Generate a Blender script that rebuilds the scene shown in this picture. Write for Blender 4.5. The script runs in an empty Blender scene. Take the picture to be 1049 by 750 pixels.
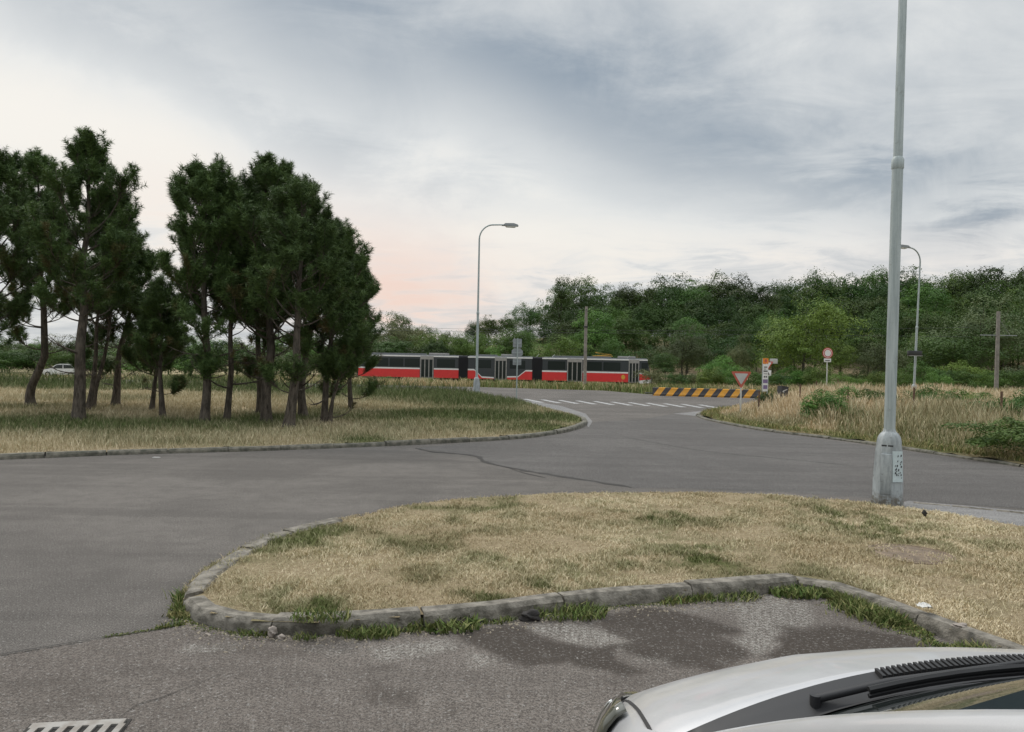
import bpy, bmesh, math, random
import numpy as np
from mathutils import Vector, Matrix
random.seed(7); RNG = np.random.default_rng(7)
SC = bpy.context.scene; COL = SC.collection
PI = math.pi; R = math.radians

# ------------------------------------------------------------------ camera model (photo 1049 x 750)
H = 1.7; FPX = 780.0; ROLL = R(1.1); PITCH = 3.0/780
_f = np.array([0, math.cos(PITCH), -math.sin(PITCH)]); _d = np.array([0, -math.sin(PITCH), -math.cos(PITCH)]); _x = np.array([1.0, 0, 0])
_r = math.cos(ROLL)*_x - math.sin(ROLL)*_d; _dn = math.sin(ROLL)*_x + math.cos(ROLL)*_d
def ray(px, py): return _f + (px-524.5)/FPX*_r + (py-375)/FPX*_dn
def G(px, py, z=0.0):                       # pixel -> point on the level z
    v = ray(px, py); t = (z-H)/v[2]; return np.array([v[0]*t, v[1]*t, z])
def P(px, py, d):                           # pixel -> point at forward distance d
    v = ray(px, py); t = d/v[1]; return np.array([v[0]*t, d, H+v[2]*t])
def GP(pts, z=0.0): return [tuple(G(x, y, z)[:2]) for x, y in pts]

cam = bpy.data.cameras.new('camera'); cam.sensor_width = 36; cam.lens = FPX/1049*36; cam.clip_start = 0.05; cam.clip_end = 6000
co = bpy.data.objects.new('camera', cam); COL.objects.link(co)
m = Matrix.Identity(4)
for i in range(3):
    m[i][0] = _r[i]; m[i][1] = -_dn[i]; m[i][2] = -_f[i]
m[2][3] = H; co.matrix_world = m; SC.camera = co

# ------------------------------------------------------------------ node helpers
class NT:
    def __init__(s, nt): s.nt = nt; s.n = nt.nodes; s.l = nt.links
    def add(s, t, **k):
        n = s.n.new(t)
        for a, v in k.items(): setattr(n, a, v)
        return n
    def set(s, sock, v):
        if isinstance(v, bpy.types.NodeSocket): s.l.new(v, sock)
        elif v is not None: sock.default_value = v
    def math(s, op, a, b=None, c=None, clamp=False):
        n = s.add('ShaderNodeMath', operation=op, use_clamp=clamp)
        for i, v in enumerate((a, b, c)):
            if v is not None: s.set(n.inputs[i], v)
        return n.outputs[0]
    def vmath(s, op, a, b=None):
        n = s.add('ShaderNodeVectorMath', operation=op); s.set(n.inputs[0], a)
        if b is not None: s.set(n.inputs[1], b)
        return n.outputs['Value'] if op in ('DOT_PRODUCT', 'LENGTH') else n.outputs[0]
    def mix(s, f, a, b, blend='MIX'):
        n = s.add('ShaderNodeMix', data_type='RGBA', blend_type=blend)
        s.set(n.inputs[0], f); s.set(n.inputs[6], c4(a)); s.set(n.inputs[7], c4(b)); return n.outputs[2]
    def noise(s, vec, scale, detail=4, rough=.55, dist=0.0):
        n = s.add('ShaderNodeTexNoise'); s.set(n.inputs['Vector'], vec); n.inputs['Scale'].default_value = scale
        n.inputs['Detail'].default_value = detail; n.inputs['Roughness'].default_value = rough; n.inputs['Distortion'].default_value = dist
        return n.outputs['Fac']
    def ramp(s, v, a, b, lo=0.0, hi=1.0, smooth=True):
        n = s.add('ShaderNodeMapRange', interpolation_type='SMOOTHSTEP' if smooth else 'LINEAR'); s.set(n.inputs[0], v)
        for i, x in zip((1, 2, 3, 4), (a, b, lo, hi)): n.inputs[i].default_value = x
        return n.outputs[0]
    def pos(s): return s.add('ShaderNodeNewGeometry').outputs['Position']
    def obj(s): return s.add('ShaderNodeTexCoord').outputs['Object']
    def attr(s, name): return s.add('ShaderNodeAttribute', attribute_name=name).outputs['Fac']
def c4(c): return (*c, 1.0) if isinstance(c, tuple) and len(c) == 3 else c
def newmat(name):
    mt = bpy.data.materials.new(name); mt.use_nodes = True; t = NT(mt.node_tree); b = t.n['Principled BSDF']; return mt, t, b
def bump(t, b, h, strength=.3, dist=.01):
    n = t.add('ShaderNodeBump'); n.inputs['Strength'].default_value = strength; n.inputs['Distance'].default_value = dist
    t.set(n.inputs['Height'], h); t.l.new(n.outputs[0], b.inputs['Normal'])
def simple(name, c, rough=.6, metal=0.0, var=.12, scale=6.0, coat=0.0, c2=None, bs=0.0, spec=.5):
    mt, t, b = newmat(name); v = t.obj(); n = t.noise(v, scale, 5, .6)
    c2 = c2 or tuple(x*(1-2*var) for x in c)
    t.set(b.inputs['Base Color'], t.mix(t.ramp(n, .3, .7), c2, c))
    t.set(b.inputs['Roughness'], t.ramp(n, .2, .8, max(.02, rough-.08), min(1, rough+.08)))
    b.inputs['Metallic'].default_value = metal; b.inputs['Coat Weight'].default_value = coat; b.inputs['Specular IOR Level'].default_value = spec
    if bs: bump(t, b, t.noise(v, scale*6, 4), bs, .01)
    return mt

# ------------------------------------------------------------------ object helpers
def tag(o, label=None, cat=None, group=None, kind=None):
    if label: o['label'] = label
    if cat: o['category'] = cat
    if group: o['group'] = group
    if kind: o['kind'] = kind
    return o
def thing(name, label, cat, loc=(0, 0, 0), rz=0, group=None):
    o = bpy.data.objects.new(name, None); o.empty_display_size = .2; COL.objects.link(o); o.location = [float(v) for v in loc]; o.rotation_euler = (0, 0, rz)
    return tag(o, label, cat, group)
def link(name, me, mats, parent=None):
    o = bpy.data.objects.new(name, me); COL.objects.link(o)
    for mm in (mats if isinstance(mats, (list, tuple)) else [mats]): me.materials.append(mm)
    if parent: o.parent = parent
    return o
def kids(o): return [c for c in COL.objects if c.parent == o]
def copy_tree(o, parent=None, children=None):
    c = o.copy(); COL.objects.link(c); c.parent = parent
    for ch in (children or kids(o)): copy_tree(ch, c, list(ch.children))
    return c
def np_mesh(name, verts, quads=None, tris=None, attrs=None, smooth=False):
    me = bpy.data.meshes.new(name); verts = np.asarray(verts, dtype=np.float32)
    q = np.zeros((0, 4), np.int32) if quads is None else np.asarray(quads, np.int32)
    t = np.zeros((0, 3), np.int32) if tris is None else np.asarray(tris, np.int32)
    me.vertices.add(len(verts)); me.vertices.foreach_set('co', verts.ravel())
    nl = q.size+t.size; me.loops.add(nl); me.loops.foreach_set('vertex_index', np.concatenate([q.ravel(), t.ravel()]).astype(np.int32))
    me.polygons.add(len(q)+len(t))
    ls = np.concatenate([np.arange(len(q))*4, q.size+np.arange(len(t))*3]).astype(np.int32)
    me.polygons.foreach_set('loop_start', ls)
    if smooth: me.polygons.foreach_set('use_smooth', np.ones(len(q)+len(t), bool))
    me.update(calc_edges=True)
    for k, v in (attrs or {}).items():
        a = me.attributes.new(k, 'FLOAT', 'POINT'); a.data.foreach_set('value', np.asarray(v, np.float32))
    return me
class MB:
    def __init__(s): s.v = []; s.f = []
    def face(s, *pts):
        n = len(s.v); s.v += [tuple(map(float, p)) for p in pts]; s.f.append(tuple(range(n, n+len(pts))))
    def box(s, x0, x1, y0, y1, z0, z1, M=None, bev=0.0):
        bm = bmesh.new(); bmesh.ops.create_cube(bm, size=1)
        for v in bm.verts: v.co = ((x0+x1)/2+v.co.x*(x1-x0), (y0+y1)/2+v.co.y*(y1-y0), (z0+z1)/2+v.co.z*(z1-z0))
        if bev: bmesh.ops.bevel(bm, geom=bm.edges[:], offset=bev, segments=2, affect='EDGES', profile=.5)
        s.bm(bm, M); return s
    def bm(s, bm, M=None):
        n = len(s.v); bm.verts.ensure_lookup_table(); bm.verts.index_update()
        for v in bm.verts: s.v.append(tuple((M @ v.co) if M else v.co))
        for f in bm.faces: s.f.append(tuple(n+v.index for v in f.verts))
        bm.free()
    def tube(s, pts, rad, n=8, cap=True):
        pts = [Vector([float(c) for c in p]) for p in pts]; rad = rad if isinstance(rad, (list, tuple)) else [rad]*len(pts)
        b0 = len(s.v); up = None
        for i, p in enumerate(pts):
            d = (pts[min(i+1, len(pts)-1)]-pts[max(i-1, 0)])
            d = d.normalized() if d.length > 1e-9 else Vector((0, 0, 1))
            if up is None: up = d.orthogonal().normalized()
            up = (up-d*up.dot(d)); up = up.normalized() if up.length > 1e-6 else d.orthogonal().normalized()
            sd = d.cross(up)
            for k in range(n):
                a = 2*PI*k/n; s.v.append(tuple(p+(up*math.cos(a)+sd*math.sin(a))*rad[i]))
        for i in range(len(pts)-1):
            for k in range(n):
                a = b0+i*n+k; b = b0+i*n+(k+1) % n; s.f.append((a, b, b+n, a+n))
        if cap:
            s.f.append(tuple(b0+k for k in reversed(range(n)))); e = b0+(len(pts)-1)*n; s.f.append(tuple(e+k for k in range(n)))
        return s
    def lathe(s, prof, n=16, c=(0, 0, 0), sq=0.0):
        b0 = len(s.v)
        for r, z in prof:
            for k in range(n):
                a = 2*PI*k/n; q = 1+sq*(1-abs(math.cos(2*a)))*0; s.v.append((c[0]+r*math.cos(a)*q, c[1]+r*math.sin(a)*q, c[2]+z))
        for i in range(len(prof)-1):
            for k in range(n):
                a = b0+i*n+k; b = b0+i*n+(k+1) % n; s.f.append((a, b, b+n, a+n))
        s.f.append(tuple(b0+k for k in reversed(range(n)))); e = b0+(len(prof)-1)*n; s.f.append(tuple(e+k for k in range(n)))
        return s
    def prism(s, pts2, y0, y1, axes='xz', M=None):     # outline in two axes, extruded along the third
        def mk(p, t):
            v = Vector((p[0], t, p[1])) if axes == 'xz' else Vector((p[0], p[1], t)) if axes == 'xy' else Vector((t, p[0], p[1]))
            return tuple(M @ v) if M else tuple(v)
        n = len(s.v); k = len(pts2)
        s.v += [mk(p, y0) for p in pts2]+[mk(p, y1) for p in pts2]
        s.f.append(tuple(range(n, n+k))); s.f.append(tuple(reversed(range(n+k, n+2*k))))
        for i in range(k):
            j = (i+1) % k; s.f.append((n+j, n+i, n+k+i, n+k+j))
        return s
    def grid(s, rows):
        b = len(s.v); n = len(rows[0])
        for r in rows: s.v += [tuple(map(float, p)) for p in r]
        for i in range(len(rows)-1):
            for j in range(n-1): s.f.append((b+i*n+j, b+i*n+j+1, b+(i+1)*n+j+1, b+(i+1)*n+j))
        return s
    def mesh(s, name, smooth=35):
        me = bpy.data.meshes.new(name); me.from_pydata(s.v, [], s.f)
        bm = bmesh.new(); bm.from_mesh(me); bmesh.ops.recalc_face_normals(bm, faces=bm.faces[:]); bm.to_mesh(me); bm.free()
        if smooth is not None:
            me.polygons.foreach_set('use_smooth', [True]*len(me.polygons)); me.set_sharp_from_angle(angle=R(smooth))
        return me
    def build(s, name, mat, parent=None, smooth=35): return link(name, s.mesh(name, smooth), mat, parent)

# ------------------------------------------------------------------ numpy value noise
_perm = RNG.random((256, 256))
def vnoise(x, y, sc, seed=0):
    x = np.asarray(x)*sc+seed*17.3+300; y = np.asarray(y)*sc+seed*31.7+300
    xi = np.floor(x).astype(int); yi = np.floor(y).astype(int); fx = x-xi; fy = y-yi; fx = fx*fx*(3-2*fx); fy = fy*fy*(3-2*fy)
    g = lambda a, b: _perm[a % 256, b % 256]
    return (g(xi, yi)*(1-fx)+g(xi+1, yi)*fx)*(1-fy)+(g(xi, yi+1)*(1-fx)+g(xi+1, yi+1)*fx)*fy
def fbm(x, y, sc, seed=0, o=4):
    r = 0; a = .5; tot = 0
    for i in range(o): r = r+a*vnoise(x, y, sc*2**i, seed+i*3); tot += a; a *= .55
    return r/tot
def sstep(x, a, b): t = np.clip((np.asarray(x)-a)/(b-a), 0, 1); return t*t*(3-2*t)
def inpoly(x, y, poly):
    x = np.asarray(x); y = np.asarray(y); c = np.zeros(x.shape, bool); n = len(poly); j = n-1
    for i in range(n):
        xi, yi = poly[i]; xj, yj = poly[j]
        if yi != yj: c ^= ((yi > y) != (yj > y)) & (x < (xj-xi)*(y-yi)/(yj-yi)+xi)
        j = i
    return c
def polydist(x, y, line):                              # distance to a polyline
    d = np.full(np.shape(x), 1e9)
    for (x0, y0), (x1, y1) in zip(line[:-1], line[1:]):
        L = max((x1-x0)**2+(y1-y0)**2, 1e-9); t = np.clip(((x-x0)*(x1-x0)+(y-y0)*(y1-y0))/L, 0, 1)
        d = np.minimum(d, np.hypot(x-x0-t*(x1-x0), y-y0-t*(y1-y0)))
    return d

# ------------------------------------------------------------------ sky and sun
SUN_AZ = R(-38); SUN_EL = R(46)                         # azimuth from +Y, negative = left
w = bpy.data.worlds.new('World'); SC.world = w; w.use_nodes = True
t = NT(w.node_tree); t.n.clear()
sky = t.add('ShaderNodeTexSky', sky_type='NISHITA', sun_disc=False, sun_elevation=SUN_EL, sun_rotation=SUN_AZ, altitude=250, air_density=1.3, dust_density=3.0, ozone_density=1.0)
bg1 = t.add('ShaderNodeBackground'); t.l.new(sky.outputs[0], bg1.inputs[0]); bg1.inputs[1].default_value = .09
dirv = t.add('ShaderNodeTexCoord').outputs['Generated']; dirv = t.vmath('NORMALIZE', dirv)
sp = t.add('ShaderNodeSeparateXYZ'); t.l.new(dirv, sp.inputs[0]); dx, dy, dz = sp.outputs
zc = t.math('ADD', t.math('MAXIMUM', dz, 0.0), .13)
cb = t.add('ShaderNodeCombineXYZ'); t.l.new(t.math('DIVIDE', dx, zc), cb.inputs[0]); t.l.new(t.math('DIVIDE', dy, zc), cb.inputs[1])
def sv(v, k): return t.vmath('MULTIPLY', v, k)
pl = cb.outputs[0]
n1 = t.noise(sv(pl, (1.0, 1.25, 1)), .62, 6, .55, .5)
n2 = t.noise(sv(pl, (1.0, 1.35, 1)), 2.1, 9, .62, .5)
n3 = t.noise(dirv, 5.0, 8, .62, .6)
SKYB = []
def blob(px, py, sx, sy, amp, rot=0):                   # an elliptical swell of light or dark at one direction of the sky
    v = ray(px, py); v = v/np.linalg.norm(v); az = math.atan2(v[0], v[1]); el = math.asin(v[2])
    SKYB.append((az, el, sx/780, sy/780, amp, rot))
azn = t.math('ARCTAN2', dx, dy); eln = t.math('ARCSINE', dz)
def field(blobs, warp):
    tot = None
    for az, el, sx, sy, amp, rot in blobs:
        u = t.math('ADD', t.math('SUBTRACT', azn, az), t.math('MULTIPLY', t.math('SUBTRACT', n3, .5), warp))
        e = t.math('ADD', t.math('SUBTRACT', eln, el), t.math('MULTIPLY', t.math('SUBTRACT', n2, .5), warp*.6))
        c, s_ = math.cos(rot), math.sin(rot)
        uu = t.math('ADD', t.math('MULTIPLY', u, c/sx), t.math('MULTIPLY', e, s_/sx)); ee = t.math('ADD', t.math('MULTIPLY', u, -s_/sy), t.math('MULTIPLY', e, c/sy))
        q = t.math('ADD', t.math('MULTIPLY', uu, uu), t.math('MULTIPLY', ee, ee))
        g = t.math('MULTIPLY', t.math('EXPONENT', t.math('MULTIPLY', q, -1.0)), amp*1.0)
        tot = g if tot is None else t.math('ADD', tot, g)
    return tot
blob(10, 140, 170, 90, .60); blob(150, 190, 120, 90, .35); blob(420, 250, 190, 90, .36); blob(900, 250, 500, 40, .42)
blob(330, 45, 150, 60, -.26, -.25); blob(650, 90, 170, 90, -.34, -.35); blob(820, 30, 190, 45, .18); blob(470, 130, 120, 60, .14)
blob(880, 150, 130, 45, .10); blob(1003, 222, 62, 20, -.85, .12); blob(900, 180, 70, 22, -.38, .2); blob(760, 150, 150, 40, -.14, -.3); blob(60, 20, 130, 45, -.14)
blob(640, 235, 160, 40, .14); blob(240, 120, 190, 30, -.20, -.4); blob(470, 50, 240, 45, -.24, -.2); blob(600, 60, 120, 60, -.16, 0); blob(700, 175, 160, 24, -.12, -.25); blob(780, 110, 60, 40, .16); blob(560, 160, 130, 30, .14, -.2); blob(200, 60, 120, 40, .10, -.3)
F1 = field(SKYB, .25)
mval = t.math('ADD', t.math('ADD', t.math('MULTIPLY', t.math('SUBTRACT', n1, .5), .40), t.math('MULTIPLY', t.math('SUBTRACT', n2, .5), 1.05)), t.math('ADD', F1, .64))
mval = t.math('ADD', mval, t.math('MULTIPLY', t.math('SUBTRACT', n3, .5), .60))
ccol = t.mix(t.ramp(mval, 0.0, 1.0, smooth=False), (.305, .365, .43), (.79, .805, .80))
ccol = t.mix(t.ramp(mval, .8, 1.35), ccol, (.93, .90, .84))
SKYB.clear(); blob(415, 298, 120, 48, .95); blob(340, 245, 110, 50, .35); blob(150, 215, 110, 50, .3); blob(880, 275, 300, 35, .18)
ccol = t.mix(t.math('MULTIPLY', field(SKYB, .2), t.ramp(n2, .3, .65, .45, 1.0), clamp=True), ccol, (.90, .70, .62))
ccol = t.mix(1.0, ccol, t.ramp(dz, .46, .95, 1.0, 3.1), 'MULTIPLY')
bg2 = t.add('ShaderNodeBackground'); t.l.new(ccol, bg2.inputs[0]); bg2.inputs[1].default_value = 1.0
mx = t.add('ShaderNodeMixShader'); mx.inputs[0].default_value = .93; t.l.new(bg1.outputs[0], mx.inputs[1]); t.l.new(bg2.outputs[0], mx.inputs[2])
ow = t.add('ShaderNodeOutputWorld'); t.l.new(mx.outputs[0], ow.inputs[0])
sl = bpy.data.lights.new('sun', 'SUN'); sl.energy = 1.5; sl.angle = R(16); sl.color = (1, .93, .84)
so = bpy.data.objects.new('sun', sl); COL.objects.link(so)
sd = Vector((math.sin(SUN_AZ)*math.cos(SUN_EL), math.cos(SUN_AZ)*math.cos(SUN_EL), math.sin(SUN_EL)))
so.rotation_euler = sd.to_track_quat('Z', 'Y').to_euler(); so.location = sd*50
vs = SC.view_settings; SC.display_settings.display_device = 'sRGB'; vs.view_transform = 'Standard'; vs.look = 'None'; vs.gamma = 1; vs.use_curve_mapping = False; vs.exposure = 0.0
# ================================================================== GROUND
def asphalt_mat(name, c, c2, extra=False):
    mt, t, b = newmat(name); p = t.pos()
    big = t.noise(p, .35, 5, .6, .6); mid = t.noise(p, 4.0, 8, .75); fine = t.noise(p, 95, 3, .8); sp_ = t.noise(p, 48, 4, .85)
    col = t.mix(t.ramp(big, .38, .62), c, c2)
    col = t.mix(t.ramp(mid, .40, .66, 0, .45), col, tuple(x*.72 for x in c))
    str_ = t.noise(sv2(t, p, (.10, 1.9, 1)), 1.0, 5, .65); col = t.mix(t.ramp(str_, .45, .64, 0, .45), col, tuple(x*.70 for x in c))
    if extra:
        st = t.attr('stain'); scp = t.attr('scrape')
        col = t.mix(t.math('MULTIPLY', scp, t.ramp(sp_, .42, .62), clamp=True), col, (.36, .345, .31))
        col = t.mix(t.math('MULTIPLY', st, .90), col, (.043, .034, .027))
    fv = t.math('MULTIPLY', t.ramp(sp_, .54, .66), .75)
    col = t.mix(fv, col, (.33, .32, .30))
    col = t.mix(t.ramp(fine, .40, .56, .85, 0), col, tuple(x*.34 for x in c))
    t.set(b.inputs['Base Color'], col); b.inputs['Roughness'].default_value = .92; b.inputs['Specular IOR Level'].default_value = .14
    bump(t, b, t.math('ADD', fine, t.math('MULTIPLY', sp_, 1.2)), .55, .006)
    return mt
def sv2(t, v, k): return t.vmath('MULTIPLY', v, k)
M = {}
M['asphalt'] = asphalt_mat('asphalt', (.134, .122, .111), (.188, .171, .155))
M['asphalt_patch'] = asphalt_mat('newer_asphalt', (.124, .116, .110), (.155, .145, .137))
M['bay'] = asphalt_mat('old_asphalt', (.150, .130, .115), (.195, .172, .152), True)
M['paving'] = asphalt_mat('pale_paving', (.25, .245, .24), (.30, .29, .28))
M['kerb'] = simple('kerb_stone', (.255, .232, .195), .92, var=.22, scale=11, c2=(.075, .067, .052), bs=1.0)
M['old_kerb'] = simple('mossy_kerb', (.19, .175, .14), .92, var=.22, scale=9, c2=(.06, .06, .045), bs=.9)
M['crack'] = simple('crack_dirt', (.035, .032, .028), .95, scale=30)
mt, t, b = newmat('worn_road_paint'); p = t.pos(); n = t.noise(p, 9, 6, .7)
t.set(b.inputs['Base Color'], t.mix(t.ramp(n, .40, .60), (.17, .17, .17), (.47, .47, .46))); b.inputs['Roughness'].default_value = .8; M['paint'] = mt

def earth_mat(name, attr):
    mt, t, b = newmat(name); p = t.pos(); n = t.noise(p, 26, 5, .7); n2 = t.noise(p, 110, 4, .7)
    if attr: g = t.attr('green')
    else: g = t.ramp(t.noise(sv2(t, p, (.25, 1, 1)), .16, 5, .6, .4), .42, .62)
    dry = t.mix(t.ramp(n, .3, .7), (.34, .265, .16), (.52, .43, .28)); grn = t.mix(t.ramp(n, .3, .7), (.075, .10, .030), (.15, .17, .06))
    col = t.mix(g, dry, grn); col = t.mix(t.ramp(n2, .35, .62, .6, 0), col, (.11, .078, .048))
    t.set(b.inputs['Base Color'], col); b.inputs['Roughness'].default_value = .95; b.inputs['Specular IOR Level'].default_value = .1
    bump(t, b, t.math('ADD', n2, n), .8, .03); return mt
M['lawn'] = earth_mat('lawn_soil', True); M['terrain'] = earth_mat('meadow_soil', False)

def zt(x, y):                                            # lie of the land
    x = np.asarray(x, float); y = np.asarray(y, float)
    base = -.07-.40*sstep(y, 52, 64)-.35*sstep(-x, 25, 45)*sstep(y, 60, 75)
    hill = 7.0*sstep(y, 92, 150)*sstep(x, -38, 12) + 10*sstep(y, 150, 420)*sstep(x, -60, 40)
    return base+hill*(.85+.3*fbm(x, y, .02, 5))+.10*(fbm(x, y, .12, 2)-.5)*sstep(y, 54, 70)
ax = np.concatenate([-np.geomspace(1500, 62, 26), np.linspace(-60, 90, 76), np.geomspace(94, 1500, 26)])
ay = np.concatenate([np.linspace(-60, 48, 28), np.linspace(50, 170, 61), np.geomspace(176, 2500, 24)])
X, Y = np.meshgrid(ax, ay); Z = zt(X, Y); nx = len(ax)
idx = np.arange(X.size).reshape(X.shape)
quads = np.stack([idx[:-1, :-1], idx[:-1, 1:], idx[1:, 1:], idx[1:, :-1]], -1).reshape(-1, 4)
tag(link('ground', np_mesh('ground', np.stack([X.ravel(), Y.ravel(), Z.ravel()], 1), quads, smooth=True), M['terrain']), kind='structure')

def flat(name, poly, z, mat, kind='structure'):
    mb = MB(); mb.face(*[(x, y, z) for x, y in poly]); o = mb.build(name, mat, None, None); return tag(o, kind=kind)
flat('road', [(-75, -14), (75, -14), (75, 26), (16.5, 41), (8.0, 45.6), (6.0, 50.3), (-2, 52.5), (-75, 57)], 0.0, M['asphalt'])

flat('resurfaced_road', GP([(425, 459), (468, 465), (488, 468), (499, 474), (560, 487), (600, 493), (648, 500), (720, 501), (800, 504), (900, 511), (1049, 521), (1300, 558), (1300, 516), (1200, 503), (1049, 480), (960, 467), (850, 451), (760, 439), (735, 434), (716, 429), (690, 424), (655, 430), (612, 432), (604, 436), (597, 439), (575, 445), (540, 450), (480, 454)]), .002, M['asphalt_patch'])
def smooth_line(pts, step=.25):
    pts = [np.array(p[:2], float) for p in pts]; out = []
    for i in range(len(pts)-1):
        p0, p1, p2, p3 = pts[max(i-1, 0)], pts[i], pts[i+1], pts[min(i+2, len(pts)-1)]
        n = max(1, int(np.linalg.norm(p2-p1)/step))
        for k in range(n):
            s = k/n; out.append(tuple(.5*((2*p1)+(-p0+p2)*s+(2*p0-5*p1+4*p2-p3)*s*s+(-p0+3*p1-3*p2+p3)*s**3)))
    out.append(tuple(pts[-1])); return out

# --- outlines (photo pixels on the road level -> metres)
near_line = smooth_line(GP([(187, 626), (190, 632), (203, 640), (233, 647), (285, 652), (350, 650), (430, 644), (500, 637), (600, 624), (697, 616), (760, 611), (818, 606)]), .15)
bay_line = smooth_line(GP([(818, 606), (836, 607), (856, 613), (905, 631), (960, 652), (1049, 686), (1160, 728)])+[(4.6, 1.6), (6.2, -1.5)], .2)
far_line = smooth_line(GP([(187, 626)])+GP([(184, 610), (190, 597), (205, 582), (230, 566), (258, 552), (297, 540), (340, 530), (385, 521), (430, 513), (500, 506), (580, 503), (650, 502), (720, 502), (800, 505), (870, 510), (915, 516), (960, 521), (1049, 536), (1200, 565)], .11)+[(11.5, 3.5), (14, -1.5)], .25)
ISL = near_line+bay_line[1:]+far_line[::-1][:-1]
lawn_near = smooth_line([(-40, -2), (-32, 1.8), (-24, 5.2), (-16, 8.7), (-11.5, 10.75)]+GP([(0, 471), (100, 467), (200, 464), (300, 461), (400, 457), (480, 453), (540, 449), (575, 444), (597, 438), (602, 433), (594, 428), (575, 423), (555, 418), (535, 413), (515, 410), (500, 407)]), .5)
LAWN = lawn_near+GP([(478, 405), (440, 404)])+[(-20, 41.5), (-70, 42)]
verge_line = smooth_line(GP([(790, 405), (780, 412), (765, 417), (745, 419), (726, 421), (714, 424.5), (716, 428), (735, 433), (760, 438), (800, 444), (850, 450), (900, 457), (960, 466), (1049, 479), (1200, 503)])+[(26, 9), (40, 3)], .5)
VERGE = verge_line+[(75, 3), (75, 47), (13.4, 47), (13.6, 43)]

def green_island(x, y):
    n = fbm(x, y, .9, 11, 5); g = sstep(n, .54, .70)*.38+.22*sstep(fbm(x, y, 3.5, 12), .55, .7)
    for (px, py, r, a) in [(497, 568, .14, .9), (490, 606, .14, .9), (330, 626, .22, .9), (290, 607, .3, .7), (280, 552, .4, .6), (325, 543, .5, .5), (445, 520, .5, .5), (700, 560, .5, .6), (725, 563, .3, .5), (672, 524, .6, .7), (860, 525, .8, .6), (930, 545, .8, .6), (640, 575, .5, .4), (545, 600, .3, .6), (580, 590, .3, .5), (770, 590, .3, .4), (400, 560, .3, .3), (520, 520, .6, .4)]:
        c = G(px, py, .12); g = g+.85*a*np.exp(-((x-c[0])**2+((y-c[1])*.7)**2)/r**2)*sstep(fbm(x, y, 5, 13), .35, .65)
    return np.clip(g, 0, 1)
def green_lawn(x, y):
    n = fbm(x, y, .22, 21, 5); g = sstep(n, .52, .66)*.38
    g = g+.8*np.exp(-((y-19.5-.06*(x+12))/3.0)**2)*sstep(-x, 4, 8)*sstep(n, .32, .55)          # greener grass under the pines, their shade painted into its darker tone
    g = g+1.0*sstep(y, 33, 36)*(1-sstep(y, 40, 41.5))*sstep(n, .32, .48)
    for px, py, rx, ry, a in [(508, 411, 1.9, 4.4, 1.1), (485, 426, 2.6, 2.3, .95), (535, 427, 1.5, 1.6, 1.0), (455, 406, 8, 6, .95), (430, 424, 3, 2.5, .55), (540, 438, 1.2, 1.0, .6), (470, 440, 2.0, 1.0, .4), (150, 437, 7, 1.4, .3), (60, 440, 5, 1.6, .4), (560, 436, .8, .8, .3), (375, 450, .7, .9, .9), (318, 460, .5, .4, 1)]:
        c = G(px, py, .1); g = g+a*np.exp(-((x-c[0])/rx)**2-((y-c[1])/ry)**2)
    return np.clip(g, 0, 1)
def green_verge(x, y):
    n = fbm(x, y, .25, 31, 5); g = sstep(n, .46, .60)*.95
    d = polydist(x, y, verge_line); g = g+.40*(1-sstep(d, .25, .9))
    return np.clip(g, 0, 1)
def sheet(name, poly, z, step, mat, attrs, rel=.03, bb=None, kind='structure'):
    xs = [p[0] for p in poly]; ys = [p[1] for p in poly]
    x0, x1, y0, y1 = bb or (min(xs), max(xs), min(ys), max(ys))
    gx = np.arange(x0, x1+step, step); gy = np.arange(y0, y1+step, step); X, Y = np.meshgrid(gx, gy)
    idx = np.arange(X.size).reshape(X.shape)
    q = np.stack([idx[:-1, :-1], idx[:-1, 1:], idx[1:, 1:], idx[1:, :-1]], -1).reshape(-1, 4)
    cx = X.ravel()[q].mean(1); cy = Y.ravel()[q].mean(1); q = q[inpoly(X.ravel(), Y.ravel(), poly)[q].all(1)]
    used = np.unique(q); mp = np.zeros(X.size, int); mp[used] = np.arange(len(used)); x = X.ravel()[used]; y = Y.ravel()[used]
    zz = z+rel*(fbm(x, y, 1.2, 41)-.5)
    return tag(link(name, np_mesh(name, np.stack([x, y, zz], 1), mp[q], attrs={k: f(x, y) for k, f in attrs.items()}, smooth=True), mat), kind=kind)
sheet('island_lawn', ISL, .078, .06, M['lawn'], {'green': green_island}, .03, (-2.6, 14, -1.5, 11))
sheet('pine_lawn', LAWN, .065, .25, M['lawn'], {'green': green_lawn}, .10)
sheet('verge', VERGE, .045, .25, M['lawn'], {'green': green_verge}, .10)

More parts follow.
